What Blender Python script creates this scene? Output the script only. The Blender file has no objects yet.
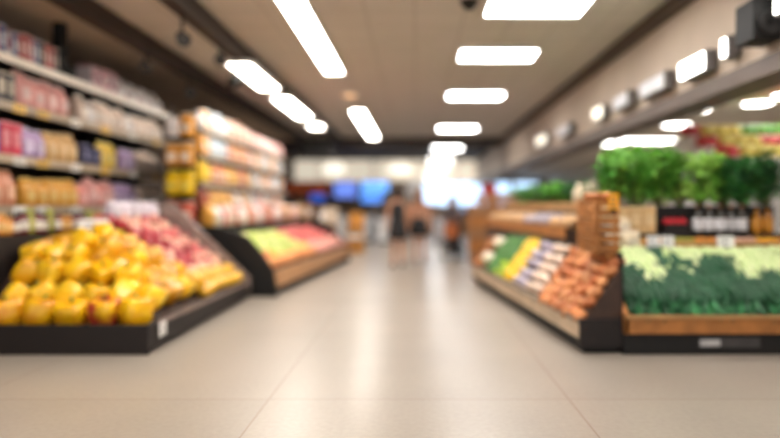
import bpy, bmesh, math, random
from mathutils import Vector, Matrix, noise
random.seed(7)
R = math.radians
PI = math.pi
S = bpy.context.scene
C = S.collection

# ------------------------------------------------------------------ camera, world, exposure
cam = bpy.data.cameras.new('camera'); cam_o = bpy.data.objects.new('camera', cam); C.objects.link(cam_o)
cam_o.location = (0, 0, 1.25)
cam_o.rotation_euler = (R(90), 0, 0)
cam.shift_x = -25 / 780; cam.shift_y = -12 / 780
cam.sensor_width = 36; cam.lens = 27.69
cam.clip_start = .05; cam.clip_end = 200
cam.dof.use_dof = True; cam.dof.focus_distance = 3.0; cam.dof.aperture_fstop = 0.36
S.camera = cam_o
w = bpy.data.worlds.new('world'); S.world = w; w.use_nodes = True
w.node_tree.nodes['Background'].inputs[0].default_value = (1.0, .97, .95, 1)
w.node_tree.nodes['Background'].inputs[1].default_value = .75
S.view_settings.view_transform = 'Standard'; S.view_settings.look = 'None'
S.view_settings.gamma = 1; S.view_settings.exposure = 0.85; S.view_settings.use_curve_mapping = False
S.cycles.max_bounces = 8; S.cycles.diffuse_bounces = 4; S.cycles.glossy_bounces = 3
S.cycles.use_denoising = True; S.cycles.sample_clamp_indirect = 6

# ------------------------------------------------------------------ materials
def lin(c):
    c = c / 255
    return c / 12.92 if c <= .04045 else ((c + .055) / 1.055) ** 2.4
def L(rgb): return (lin(rgb[0]), lin(rgb[1]), lin(rgb[2]), 1)
MC = {}
def mat(name, rgb, rough=.5, var=.25, scale=8, rnd=.12, metal=0, rgb2=None, emit=0, coat=0, sss=0, trans=0):
    key = (name, tuple(rgb))
    if key in MC: return MC[key]
    m = bpy.data.materials.new(name); m.use_nodes = True; MC[key] = m
    nt = m.node_tree; N = nt.nodes; K = nt.links; b = N['Principled BSDF']
    b.inputs['Roughness'].default_value = rough; b.inputs['Metallic'].default_value = metal
    b.inputs['Coat Weight'].default_value = coat
    b.inputs['Transmission Weight'].default_value = trans
    if emit:
        b.inputs['Base Color'].default_value = L(rgb)
        b.inputs['Emission Color'].default_value = L(rgb); b.inputs['Emission Strength'].default_value = emit
        return m
    tc = N.new('ShaderNodeTexCoord'); ns = N.new('ShaderNodeTexNoise'); ns.inputs['Scale'].default_value = scale
    K.new(tc.outputs['Object'], ns.inputs['Vector'])
    rp = N.new('ShaderNodeValToRGB')
    c1 = L(rgb); c2 = L(rgb2) if rgb2 else tuple(max(0, c * (1 - var)) for c in c1[:3]) + (1,)
    rp.color_ramp.elements[0].position = .38; rp.color_ramp.elements[1].position = .62
    rp.color_ramp.elements[0].color = c2; rp.color_ramp.elements[1].color = c1
    K.new(ns.outputs['Fac'], rp.inputs['Fac'])
    oi = N.new('ShaderNodeObjectInfo'); mr = N.new('ShaderNodeMapRange')
    mr.inputs['To Min'].default_value = 1 - rnd * 1.5; mr.inputs['To Max'].default_value = 1 + rnd
    K.new(oi.outputs['Random'], mr.inputs['Value'])
    hs = N.new('ShaderNodeHueSaturation'); K.new(rp.outputs['Color'], hs.inputs['Color']); K.new(mr.outputs['Result'], hs.inputs['Value'])
    K.new(hs.outputs['Color'], b.inputs['Base Color'])
    return m

def brick_mat(name, rgb, rgb_j, w_, h_, mortar, rough, coat=0, sc2=30, v=.12):
    m = bpy.data.materials.new(name); m.use_nodes = True
    nt = m.node_tree; N = nt.nodes; K = nt.links; b = N['Principled BSDF']
    tc = N.new('ShaderNodeTexCoord'); br = N.new('ShaderNodeTexBrick'); br.offset = 0
    br.inputs['Scale'].default_value = 1; br.inputs['Brick Width'].default_value = w_; br.inputs['Row Height'].default_value = h_
    br.inputs['Mortar Size'].default_value = mortar; br.inputs['Mortar Smooth'].default_value = .3
    a = L(rgb); br.inputs['Color1'].default_value = a; br.inputs['Color2'].default_value = tuple(x * (1 - v * .5) for x in a[:3]) + (1,)
    br.inputs['Mortar'].default_value = L(rgb_j)
    K.new(tc.outputs['Object'], br.inputs['Vector'])
    ns = N.new('ShaderNodeTexNoise'); ns.inputs['Scale'].default_value = sc2; ns.inputs['Detail'].default_value = 4
    K.new(tc.outputs['Object'], ns.inputs['Vector'])
    ns2 = N.new('ShaderNodeTexNoise'); ns2.inputs['Scale'].default_value = .9
    K.new(tc.outputs['Object'], ns2.inputs['Vector'])
    ad = N.new('ShaderNodeMath'); ad.operation = 'ADD'; K.new(ns.outputs['Fac'], ad.inputs[0]); K.new(ns2.outputs['Fac'], ad.inputs[1])
    mr = N.new('ShaderNodeMapRange'); mr.inputs['From Min'].default_value = .6; mr.inputs['From Max'].default_value = 1.4
    mr.inputs['To Min'].default_value = 1 - v; mr.inputs['To Max'].default_value = 1 + v
    K.new(ad.outputs[0], mr.inputs['Value'])
    hs = N.new('ShaderNodeHueSaturation'); K.new(br.outputs['Color'], hs.inputs['Color']); K.new(mr.outputs['Result'], hs.inputs['Value'])
    K.new(hs.outputs['Color'], b.inputs['Base Color'])
    b.inputs['Roughness'].default_value = rough; b.inputs['Coat Weight'].default_value = coat; b.inputs['Coat Roughness'].default_value = .22
    return m

BLACK = mat('black_metal', (8, 6, 6), .65, rnd=.02)
DBROWN = mat('dark_brown_laminate', (24, 13, 12), .6, rnd=.02)
WOOD = mat('pale_wood', (196, 150, 96), .55, .25, 5)
OWOOD = mat('orange_wood', (186, 120, 58), .55, .3, 6)
WHITE = mat('white_paint', (235, 232, 226), .4, .05, rnd=.03)
CARD = mat('white_card', (245, 243, 240), .6, .03, rnd=.02)
GREY = mat('grey_metal', (150, 148, 146), .35, .1, metal=.6)
STEM = mat('green_stem', (96, 120, 40), .6)
GLASS = mat('lamp_glass', (215, 215, 220), .4, .05, rnd=.02)

# ------------------------------------------------------------------ mesh helpers
def bx(bm, x0, x1, y0, y1, z0, z1):
    vs = [bm.verts.new((x, y, z)) for z in (z0, z1) for x, y in ((x0, y0), (x1, y0), (x1, y1), (x0, y1))]
    for f in ((3, 2, 1, 0), (4, 5, 6, 7), (0, 1, 5, 4), (1, 2, 6, 5), (2, 3, 7, 6), (3, 0, 4, 7)):
        bm.faces.new([vs[i] for i in f])
def box(*a, bev=0):
    bm = bmesh.new(); bx(bm, *a)
    if bev: bmesh.ops.bevel(bm, geom=bm.edges[:], offset=bev, segments=2, affect='EDGES', profile=.6)
    return bm
def loft(bm, rings, cap=True):
    rr = [[bm.verts.new(p) for p in r] for r in rings]
    n = len(rr[0])
    for a, b in zip(rr, rr[1:]):
        for i in range(n): bm.faces.new((a[i], a[(i + 1) % n], b[(i + 1) % n], b[i]))
    if cap:
        bm.faces.new(rr[0][::-1]); bm.faces.new(rr[-1])
def lathe(prof, seg=16, sx=1, sy=1, bm=None, off=(0, 0, 0)):
    bm = bm or bmesh.new()
    loft(bm, [[(off[0] + r * sx * math.cos(2 * PI * i / seg), off[1] + r * sy * math.sin(2 * PI * i / seg), off[2] + z) for i in range(seg)] for r, z in prof])
    return bm
def tube(bm, pts, rad, seg=8):
    pts = [Vector(p) for p in pts]; rings = []
    if not isinstance(rad, (list, tuple)): rad = [rad] * len(pts)
    for i, p in enumerate(pts):
        d = (pts[min(i + 1, len(pts) - 1)] - pts[max(i - 1, 0)]).normalized()
        a = d.orthogonal().normalized() if abs(d.z) > .99 else d.cross(Vector((0, 0, 1))).normalized()
        b = d.cross(a)
        rings.append([p + (a * math.cos(2 * PI * k / seg) + b * math.sin(2 * PI * k / seg)) * rad[i] for k in range(seg)])
    loft(bm, rings)
def selipse(w_, d_, n=20, e=.5):
    out = []
    for i in range(n):
        t = 2 * PI * i / n; c, s = math.cos(t), math.sin(t)
        out.append((w_ * math.copysign(abs(c) ** e, c), d_ * math.copysign(abs(s) ** e, s)))
    return out
def prism(poly, axis, a0, a1):
    """extrude a closed outline given in the two other axes along axis 'x' or 'y'"""
    bm = bmesh.new()
    f = (lambda p, a: (p[0], a, p[1])) if axis == 'y' else (lambda p, a: (a, p[0], p[1]))
    A = [bm.verts.new(f(p, a0)) for p in poly]; B = [bm.verts.new(f(p, a1)) for p in poly]
    n = len(poly)
    for i in range(n): bm.faces.new((A[i], A[(i + 1) % n], B[(i + 1) % n], B[i]))
    bm.faces.new(A[::-1]); bm.faces.new(B); bmesh.ops.recalc_face_normals(bm, faces=bm.faces[:])
    return bm
def obj(name, bm, m, parent=None, smooth=False):
    bmesh.ops.recalc_face_normals(bm, faces=bm.faces[:])
    me = bpy.data.meshes.new(name); bm.to_mesh(me); bm.free(); me.materials.append(m)
    if smooth:
        for p in me.polygons: p.use_smooth = True
    o = bpy.data.objects.new(name, me); C.objects.link(o)
    if parent: o.parent = parent
    return o
def tag(o, label=None, cat=None, group=None, kind=None):
    if label: o['label'] = label
    if cat: o['category'] = cat
    if group: o['group'] = group
    if kind: o['kind'] = kind
    return o
def thing(name, label, cat, loc=(0, 0, 0), rz=0, group=None):
    o = bpy.data.objects.new(name, None); C.objects.link(o); o.empty_display_size = .1
    o.location = loc; o.rotation_euler = (0, 0, rz)
    return tag(o, label, cat, group)
def struct(name, bm, m): return tag(obj(name, bm, m), kind='structure')
KIDS = {}
def kids(o):
    return [c for c in C.objects if c.parent == o]
def copy_tree(o, par=None):
    if o.name not in KIDS: KIDS[o.name] = kids(o)
    c = o.copy(); C.objects.link(c)
    if par: c.parent = par
    for k in KIDS[o.name]: copy_tree(k, c)
    return c
class Proto:
    """the first use hands out the original, later ones a copy"""
    def __init__(s, o): s.o = o; s.used = False
    def get(s, label, group, loc, rot=(0, 0, 0), scale=1):
        if not s.used: c = s.o; s.used = True; KIDS[c.name] = kids(c)
        else: c = copy_tree(s.o)
        c['label'] = label
        if group: c['group'] = group
        c.location = loc; c.rotation_euler = rot
        c.scale = (scale,) * 3 if not isinstance(scale, tuple) else scale
        return c
ORD = 'first second third fourth fifth sixth seventh eighth ninth tenth eleventh twelfth thirteenth fourteenth fifteenth sixteenth seventeenth eighteenth nineteenth twentieth'.split()
def place_lr(i, n, a='left', b='right'):
    if n == 1: return 'alone'
    if i == 0: return a + 'most' if a in ('left', 'right') else 'at the %s end' % a
    if i == n - 1: return b + 'most' if b in ('left', 'right') else 'at the %s end' % b
    return ('%s from the %s' % (ORD[i], a)) if i < n / 2 else ('%s from the %s' % (ORD[n - 1 - i], b))

# ================================================================== THE SETTING
FLOOR = brick_mat('floor_tile', (158, 147, 135), (138, 120, 104), 1.95, 1.95, .007, .36, .18)
struct('floor', box(-7, 5.6, -3, 30, -.1, 0), FLOOR).location = (1.0, 0, 0)
CEIL = brick_mat('ceiling_panel', (208, 200, 192), (170, 160, 152), .6, .6, .008, .8, 0, 3, .04)
struct('ceiling', box(-6, 3.3, -3, 20.5, 3.6, 3.75), CEIL)
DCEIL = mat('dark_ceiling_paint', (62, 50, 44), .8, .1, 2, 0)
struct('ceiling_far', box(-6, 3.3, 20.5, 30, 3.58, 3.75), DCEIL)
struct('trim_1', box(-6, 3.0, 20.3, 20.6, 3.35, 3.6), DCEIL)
LWALL = mat('left_wall_paint', (110, 92, 78), .8, .1, 2, 0)
struct('wall_left', box(-6.15, -6, -3, 30, 0, 3.6), LWALL)
CREAM = mat('cream_paint', (214, 204, 186), .7, .06, 2, 0)
struct('wall_right', box(6.6, 6.75, -3, 30, 0, 3.75), CREAM)
struct('wall_far', box(-6, 6.6, 30, 30.15, 0, 3.6), mat('far_wall_paint', (150, 130, 112), .8, .1, 1, 0))
struct('trim_2', box(-6, 3.3, 29.88, 30, 2.55, 3.6), mat('cream_band_added_glow', (224, 212, 192), emit=.5))  # cream upper band of the far wall, glow added to brighten it
# bulkhead running along the right side of the aisle, and the low ceiling of the bay behind it
struct('trim_3', box(3.0, 3.3, -3, 30, 2.52, 3.6), mat('bulkhead_paint', (190, 172, 154), .7, .08, 2, 0))
struct('trim_4', box(2.95, 3.34, -3, 30, 2.36, 2.52), mat('bulkhead_rail', (92, 76, 66), .5, .1, 2, 0))
struct('trim_5', box(2.86, 3.0, -3, 20.3, 3.46, 3.6), mat('beam_brown', (84, 68, 58), .7, .1, 2, 0))
struct('ceiling_right', box(3.3, 6.6, -3, 30, 2.78, 2.9), mat('bay_ceiling', (230, 222, 212), .7, .05, 2, 0))
for k, x in enumerate((-2.56, -3.72)):
    struct('trim_%d' % (6 + k), box(x - .09, x + .09, -3, 20.3, 3.38, 3.6), mat('beam_dark', (58, 46, 40), .7, .1, 2, 0))
struct('trim_8', box(-6, -3.81, -3, 20.3, 3.5, 3.6), mat('left_ceiling_paint', (200, 182, 164), .8, .1, 2, 0))
# bright panes in the far wall
PANE = mat('daylit_pane', (190, 222, 255), emit=1.15)
for k, (x0, x1) in enumerate(((.45, 3.55), (3.95, 4.75), (4.95, 6.1))):
    f = bmesh.new()
    for a in ((x0 - .06, x1 + .06, 29.8, 29.88, 2.46, 2.52), (x0 - .06, x1 + .06, 29.8, 29.88, 1.3, 1.36), (x0 - .06, x0, 29.8, 29.88, 1.36, 2.46), (x1, x1 + .06, 29.8, 29.88, 1.36, 2.46)): bx(f, *a)
    fr = tag(obj('window_%d' % (k + 1), f, GREY), kind='structure')
    obj('window_pane', box(x0, x1, 29.84, 29.86, 1.36, 2.46), PANE, fr)

# ================================================================== LAMPS
WARM = mat('lamp_diffuser_warm', (255, 248, 236), emit=14)
COOL = mat('lamp_diffuser_neutral', (255, 253, 250), emit=13)
WHITEL = mat('lamp_diffuser_bay', (255, 250, 244), emit=9)
def panel_lamp(x, y, z, w_, l_, label, group, m, hang=0, name='ceiling_light'):
    t = thing(name, label, 'light', (x, y, z), 0, group)
    f = bmesh.new()
    for a in ((-w_/2 - .03, w_/2 + .03, -l_/2 - .03, -l_/2), (-w_/2 - .03, w_/2 + .03, l_/2, l_/2 + .03), (-w_/2 - .03, -w_/2, -l_/2, l_/2), (w_/2, w_/2 + .03, -l_/2, l_/2)):
        bx(f, *a, -.06, 0)
    bx(f, -w_/2, w_/2, -l_/2, l_/2, -.02, 0)
    obj('lamp_frame', f, WHITE, t)
    obj('diffuser', box(-w_/2, w_/2, -l_/2, l_/2, -.05, -.03), m, t)
    if hang:
        h = bmesh.new()
        for s in (-1, 1): tube(h, [(s * w_ * .4, 0, 0), (s * w_ * .4, 0, hang)], .008, 6)
        obj('hanger', h, BLACK, t)
    return t
for k, y in enumerate((3.2, 5.1, 6.9, 9.1, 12.4, 17.6, 23.2, 28.4)):
    if k == 0: lb = 'wide white ceiling light nearest the entrance, ahead of the right row'
    else: lb = 'wide rounded white ceiling light, %s of the row over the aisle' % (ORD[k])
    if k in (0, 1): lb = ('wide white ceiling panel directly above the viewer' if k == 0 else 'wide white ceiling panel just above the top of the view')
    panel_lamp(1.4 if k == 2 else 1.25, y, 3.6 if y < 20 else 3.58, 1.12, .62, lb, 'wide ceiling lights in a row over the aisle', COOL)
panel_lamp(1.06, 26.6, 3.12, .9, .5, 'small white hanging light at the far end, upper of the two pendants', 'pendant lights at the far end', COOL, .46, 'pendant_light')
panel_lamp(.88, 27.6, 2.72, .9, .5, 'small white hanging light at the far end, lower of the two pendants', 'pendant lights at the far end', COOL, .86, 'pendant_light')
for lb, y0, y1 in (('long warm strip light behind the viewer, nearest of its line', .5, 4.6), ('long warm strip light on the ceiling at the upper middle, the nearer one', 5.8, 10.3), ('long warm strip light on the ceiling left of centre, the farther one', 14.3, 20.0)):
    panel_lamp(-1.38, (y0 + y1) / 2, 3.6, .3, y1 - y0, lb, 'long strip lights left of the aisle', WARM, 0, 'strip_light')
for lb, y0, y1 in (('short warm strip light above the left shelves, out of view near the entrance', 3.4, 5.3), ('warm strip light above the left shelves, nearest and largest of three', 8.7, 10.6), ('warm strip light above the left shelves, middle of three', 11.4, 14.0), ('warm strip light above the left shelves, farthest and smallest of three', 15.2, 15.8)):
    panel_lamp(-2.56, (y0 + y1) / 2, 3.38, .34, y1 - y0, lb, 'strip lights above the left shelves', WARM, 0, 'strip_light')
def downlight(x, y, z, r, label, m, group=None):
    t = thing('downlight', label, 'light', (x, y, z), 0, group)
    obj('lamp_ring', lathe([(r * 1.25, 0), (r * 1.25, -.03), (r * 1.02, -.035), (r * 1.02, 0)], 20), WHITE, t, True)
    obj('diffuser', lathe([(r, -.005), (r, -.03), (r * .6, -.045), (.01, -.05)], 20), m, t, True)
    return t
downlight(-1.36, 12.5, 3.6, .15, 'dim amber round lamp between the two long ceiling strips', mat('amber_glass', (255, 205, 150), emit=.75))
for lb, x, y, r in (('round white lamp in the low right ceiling above the red fruit', 4.35, 9.3, .2), ('round white lamp in the low right ceiling over the herbs', 4.8, 11.0, .24),
                    ('round white lamp near the right edge, left of a pair', 4.97, 8.7, .2), ('round white lamp near the right edge, right of a pair', 5.02, 8.05, .2),
                    ('white lamp in the low right ceiling, farthest left of a cluster', 4.55, 14.2, .28), ('white lamp in the low right ceiling, beyond the cluster', 4.1, 17.5, .25),
                    ('white lamp in the low right ceiling, deep at the far end', 3.9, 22, .3)):
    downlight(x, y, 2.78, r, lb, WHITEL, 'round lamps in the low right ceiling')
panel_lamp(5.2, 13.4, 2.78, 1.15, .6, 'broad white lamp in the low right ceiling above the parsley', 'broad lamps in the right bay', WHITEL)
panel_lamp(5.0, 4.0, 2.78, 1.15, .6, 'broad white lamp in the low right ceiling outside the view', 'broad lamps in the right bay', WHITEL)
panel_lamp(5.0, 6.5, 2.78, .8, .5, 'broad white lamp in the low right ceiling close to the end display', 'broad lamps in the right bay', WHITEL)
# floodlights fixed along the bulkhead face
def flood(y, z, l_, label, lit):
    t = thing('wall_floodlight', label, 'light', (3.0, y, z), 0, 'floodlights along the right bulkhead')
    b = box(-.14, -.02, -l_/2, l_/2, -.11, .11, bev=.03)
    obj('housing', b, mat('flood_housing', (110, 104, 102), .5), t)
    obj('lamp_lens', box(-.155, -.138, -l_/2 + .03, l_/2 - .03, -.085, .085, bev=.006), (GLASS, mat('flood_lens_lit', (255, 252, 244), emit=5), mat('flood_lens_faint', (255, 248, 230), emit=.8))[lit], t)
    obj('bracket', box(-.02, 0, -.05, .05, -.05, .15), BLACK, t)
for a in ((4.72, 2.86, .14, 'lit floodlight at the top right corner beside the black loudspeaker', 1), (5.55, 2.72, .14, 'small lit floodlight left of the black loudspeaker', 1),
          (6.2, 2.7, .6, 'long lit floodlight on the right bulkhead, brightest of the line', 1), (7.25, 2.71, .8, 'long unlit grey floodlight next to the brightest floodlight', 0),
          (9.4, 2.72, .5, 'faintly lit floodlight halfway down the right bulkhead', 2), (8.35, 2.72, .6, 'unlit grey floodlight before the one halfway down', 0),
          (11.6, 2.72, 1.0, 'unlit grey floodlight on the far part of the bulkhead', 0), (13.6, 2.76, 1.0, 'faintly lit floodlight farthest along the right bulkhead', 2)): flood(*a)
# black loudspeaker and ceiling spotlights
t = thing('loudspeaker', 'black box loudspeaker hung at the upper right corner on the bulkhead', 'speaker', (2.88, 5.0, 2.77))
obj('cabinet', box(-.14, .1, -.14, .14, -.16, .18, bev=.015), BLACK, t)
obj('speaker_cone', lathe([(.02, 0), (.09, .02), (.1, .03), (.1, .0)], 20), mat('cone_grey', (50, 48, 48), .6), t, True).matrix_local = Matrix.Translation((0, -.14, -.02)) @ Matrix.Rotation(PI/2, 4, 'X')
obj('bracket', box(-.03, .03, -.03, .03, .17, .83), BLACK, t)
def spot(x, y, z, zt, label, rz):
    t = thing('track_spotlight', label, 'spotlight', (x, y, z), rz, 'black track spotlights above the left shelves')
    b = bmesh.new(); tube(b, [(0, .1, .05), (0, -.12, -.04)], [.06, .08], 14); obj('lamp_can', b, BLACK, t)
    b = bmesh.new(); tube(b, [(0, 0, 0), (0, 0, zt - z)], .015, 8); obj('mounting_stem', b, BLACK, t)
    b = bmesh.new(); tube(b, [(0, -.12, -.04), (0, -.128, -.043)], [.07, .07], 14); obj('lens', b, mat('lens_dark', (60, 56, 54), .5), t)
for a in ((-2.56, 6.6, 3.1, 3.38, 'black track spotlight hanging nearest at the upper left', .5), (-3.72, 8.3, 3.2, 3.38, 'black track spotlight over the white packs on the top shelf', .4),
          (-2.56, 7.9, 3.2, 3.38, 'black track spotlight just before the nearest warm strip light', .3), (-2.56, 8.6, 3.05, 3.38, 'black track spotlight hanging low beside the nearest warm strip', -.4),
          (-3.72, 9.9, 3.15, 3.38, 'black track spotlight over the hanging bags', .5)): spot(*a)
t = thing('smoke_detector', 'small black ceiling sensor at the top middle of the view', 'sensor', (.62, 6.85, 3.6))
obj('sensor_body', lathe([(.09, 0), (.09, -.04), (.05, -.09), (.01, -.1)], 16), BLACK, t, True)
obj('sensor_ring', lathe([(.11, 0), (.11, -.015), (.09, -.02)], 16), DBROWN, t)
t = thing('ceiling_post', 'black vertical post rising from the left shelf to the ceiling', 'post', (-4.35, 7.35, 2.92))
obj('post', box(-.06, .06, -.06, .06, 0, .58), BLACK, t); obj('base_plate', box(-.09, .09, -.09, .09, -.0, .02), BLACK, t)

# ================================================================== PRODUCE SHAPES
def blob(n_u=18, n_v=12, f=None):
    bm = bmesh.new(); rings = []
    for j in range(n_v + 1):
        v = PI * (j + .001) / (n_v + .002)
        rings.append([f(2 * PI * i / n_u, v) for i in range(n_u)])
    loft(bm, rings[::-1]); return bm
def pepper(label, m):
    t = thing('bell_pepper', label, 'pepper')
    def f(u, v):
        r = .5 * (1 + .09 * math.cos(4 * u)) * (math.sin(v) ** .55)
        z = math.cos(v); z = math.copysign(abs(z) ** .8, z) * .52
        if v < .6: z -= .13 * (1 - v / .6) ** 1
        r *= 1 + .12 * math.cos(v)
        return (r * math.cos(u), r * math.sin(u), z)
    obj('flesh', blob(24, 14, f), m, t, True)
    b = bmesh.new(); tube(b, [(0, 0, .35), (.01, 0, .46), (.06, .02, .58)], [.07, .045, .055], 8)
    obj('stem', b, STEM, t, True); return Proto(t)
def roundfruit(name, label, cat, m, dim=.16, sz=.92, stem=True, bump=0, n=14):
    t = thing(name, label, cat)
    def f(u, v):
        r = .5 * math.sin(v) * (1 + .04 * math.cos(v)); z = .5 * sz * math.cos(v)
        if v < .5: z -= dim * (1 - v / .5)
        if bump:
            k = 1 + bump * (noise.noise(Vector((2.2 * math.cos(u) * math.sin(v), 2.2 * math.sin(u) * math.sin(v), 2.2 * math.cos(v) + bump * 9))))
            r *= k; z *= k
        return (r * math.cos(u), r * math.sin(u), z)
    obj('flesh', blob(n, 10, f), m, t, True)
    if stem:
        b = bmesh.new(); tube(b, [(0, 0, .25), (.02, 0, .4), (.06, .01, .52)], [.025, .02, .028], 6); obj('stem', b, mat('brown_stem', (90, 70, 40), .7), t)
    return Proto(t)
def potato(label, m, i, name='potato', cat='potato', lx=.62, ly=.42, lz=.36):
    def f(u, v):
        p = Vector((math.sin(v) * math.cos(u), math.sin(v) * math.sin(u), math.cos(v)))
        k = 1 + .22 * noise.noise(p * 1.3 + Vector((i * 5, 0, 0)))+ .06 * noise.noise(p * 4 + Vector((i * 5, 2, 0)))
        return (p.x * lx * k, p.y * ly * k, p.z * lz * k)
    o = obj(name, blob(16, 10, f), m, None, True); tag(o, label, cat); return Proto(o)
def longveg(name, label, cat, m, r=.2, bend=.1, mstem=None, taper=.7):
    t = thing(name, label, cat); b = bmesh.new()
    pts = [(x, 0, bend * (1 - (2 * x) ** 2)) for x in (-.5, -.46, -.35, -.15, .1, .3, .42, .47)]
    tube(b, pts, [r * .35, r * .75, r, r * 1.02, r * .95, r * (.5 + taper * .5), r * taper * .8, r * .35], 12)
    obj('flesh', b, m, t, True)
    b = bmesh.new(); tube(b, [(.45, 0, bend * .1), (.56, 0, bend * -.1)], [r * .3, r * .34], 8); obj('stem', b, mstem or STEM, t)
    return Proto(t)
def leaf_quad(bm, p, d, up, l, w_):
    d = d.normalized(); s = d.cross(up)
    s = s.normalized() if s.length > 1e-4 else Vector((1, 0, 0)); n = s.cross(d)
    a = [p, p + d * l * .35 + s * w_ + n * l * .06, p + d * l * .8 + s * w_ * .7, p + d * l - n * l * .12, p + d * l * .8 - s * w_ * .7, p + d * l * .35 - s * w_ + n * l * .06]
    bm.faces.new([bm.verts.new(q) for q in a])
def herb(label, m, m2, seed, nl=420):
    rnd = random.Random(seed); t = thing('herb_bunch', label, 'herbs')
    lf = bmesh.new(); st = bmesh.new()
    for k in range(22):
        a = rnd.uniform(0, 2 * PI); s = rnd.uniform(.05, .3); top = Vector((math.cos(a) * s, math.sin(a) * s * .8, rnd.uniform(.1, .5) if k % 3 else rnd.uniform(.4, .55)))
        tube(st, [(math.cos(a) * .03, math.sin(a) * .03, 0), tuple(top * .5 + Vector((0, 0, .05))), tuple(top)], .005, 4)
        for q in range(nl // 22):
            d = Vector((rnd.gauss(0, 1), rnd.gauss(0, 1), rnd.gauss(.25, .8))).normalized()
            leaf_quad(lf, top + d * rnd.uniform(0, .11), d + Vector((0, 0, -.1)), Vector((rnd.gauss(0, .3), rnd.gauss(0, .3), 1)), rnd.uniform(.05, .085), rnd.uniform(.018, .034))
    obj('leaves', lf, m, t); obj('stalks', st, m2, t)
    b = lathe([(.045, .05), (.05, .06), (.045, .07)], 10); obj('rubber_band', b, mat('rubber', (150, 60, 120), .6), t)
    return Proto(t)
def bokchoy(label, m, mp, seed, pale=1.0):
    """leafy stalk lying along -y: pale stalk end at the top, dark leaves fanning down"""
    rnd = random.Random(seed); t = thing('leafy_green_bunch', label, 'leafy greens')
    b = bmesh.new()
    for k in range(3 if pale > .5 else 5):
        a = (k - 1) * .045 + rnd.uniform(-.01, .01); l = rnd.uniform(.0, .05)
        tube(b, [(a * .5, .12, .01), (a * 1.0, .05, .04), (a * 1.4, -.05 - l, .045), (a * 1.6, -.12 - l, .02)], [.012, .03, .034, .01], 8)
    obj('pale_stalks', b, mp, t, True)
    lf = bmesh.new()
    for k in range(34):
        a = rnd.uniform(-.5, .5); p = Vector((rnd.uniform(-.06, .06), rnd.uniform(-.14, .02), rnd.uniform(0, .035)))
        d = Vector((a, -1, rnd.uniform(-.12, .15)))
        leaf_quad(lf, p, d, Vector((rnd.gauss(0, .5), 0, 1)), rnd.uniform(.13, .24), rnd.uniform(.016, .034))
    obj('leaves', lf, m, t)
    return Proto(t)
def mush(name, label, cat, m, m2, bumps=26):
    t = thing(name, label, cat)
    def f(u, v):
        p = Vector((math.sin(v) * math.cos(u), math.sin(v) * math.sin(u), math.cos(v))); k = .46 + .06 * noise.noise(p * 5)
        return (p.x * k, p.y * k, p.z * k * .8)
    obj('head', blob(22, 14, f), m, t, True)
    lf = bmesh.new()
    for k in range(9):
        a = 2 * PI * k / 9; leaf_quad(lf, Vector((math.cos(a) * .3, math.sin(a) * .3, -.3)), Vector((math.cos(a) * .6, math.sin(a) * .6, .8)), Vector((math.cos(a), math.sin(a), 0)), .5, .14)
    obj('outer_leaves', lf, m2, t); return Proto(t)

# ------------------------------------------------------------------ packages: base at z=0, front towards -y
def bag(name, label, cat, col, col2, w_=.2, d_=.12, h=.3, label_col=None):
    t = thing(name, label, cat); bm = bmesh.new()
    rr = []
    for z, a, c in ((0, .86, .7), (.06, .96, .95), (.3, 1, 1), (.6, .98, .95), (.82, .95, .55), (.92, .96, .12)):
        rr.append([(x, y, z * h) for x, y in selipse(w_/2 * a, d_/2 * c)])
    loft(bm, rr); obj('pouch', bm, mat('film_' + name, col, .35, .22, 14), t, True)
    obj('top_seal', box(-w_*.47, w_*.47, -.006, .006, h * .9, h), mat('seal_' + name, col2, .35), t)
    obj('pack_label', box(-w_*.3, w_*.3, -d_/2 - .004, -d_/2 + .012, h * .22, h * .55, bev=.003), mat('print_' + name, label_col or col2, .45), t)
    return Proto(t)
def carton(name, label, cat, col, col2, w_=.1, d_=.2, h=.34):
    t = thing(name, label, cat)
    obj('box_body', box(-w_/2, w_/2, -d_/2, d_/2, 0, h, bev=.004), mat('board_' + name, col, .45, .15, 10), t)
    obj('pack_label', box(-w_*.36, w_*.36, -d_/2 - .003, -d_/2 + .002, h * .3, h * .75), mat('print_' + name, col2, .45), t)
    obj('top_flap', box(-w_*.5 - .001, w_*.5 + .001, -d_/2 - .001, d_/2 + .001, h - .02, h + .003), mat('flap_' + name, col2, .45), t)
    return Proto(t)
def jar(name, label, cat, col, lid, r=.06, h=.2, lab=(240, 235, 225)):
    t = thing(name, label, cat)
    obj('jar_body', lathe([(r * .85, 0), (r, .015), (r, h * .75), (r * .75, h * .86), (r * .75, h * .9)], 16), mat('fill_' + name, col, .15, .3, 20), t, True)
    obj('lid', lathe([(r * .8, h * .88), (r * .82, h * .9), (r * .82, h), (r * .7, h + .004)], 16), mat('lid_' + name, lid, .35), t, True)
    obj('pack_label', lathe([(r * 1.005, h * .2), (r * 1.02, h * .21), (r * 1.02, h * .6), (r * 1.005, h * .61)], 16), mat('print_' + name, lab, .5), t, True)
    return Proto(t)
def bottle(name, label, cat, col, lid, lab, r=.05, h=.32):
    t = thing(name, label, cat)
    obj('glass_body', lathe([(r * .9, 0), (r, .012), (r, h * .58), (r * .4, h * .76), (r * .32, h * .92)], 14), mat('glass_' + name, col, .12), t, True)
    obj('cap', lathe([(r * .4, h * .9), (r * .42, h), (r * .3, h + .004)], 12), mat('lid_' + name, lid, .4), t, True)
    obj('pack_label', lathe([(r * 1.005, h * .12), (r * 1.03, h * .13), (r * 1.03, h * .52), (r * 1.005, h * .53)], 14), mat('print_' + name, lab, .5), t, True)
    return Proto(t)
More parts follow.
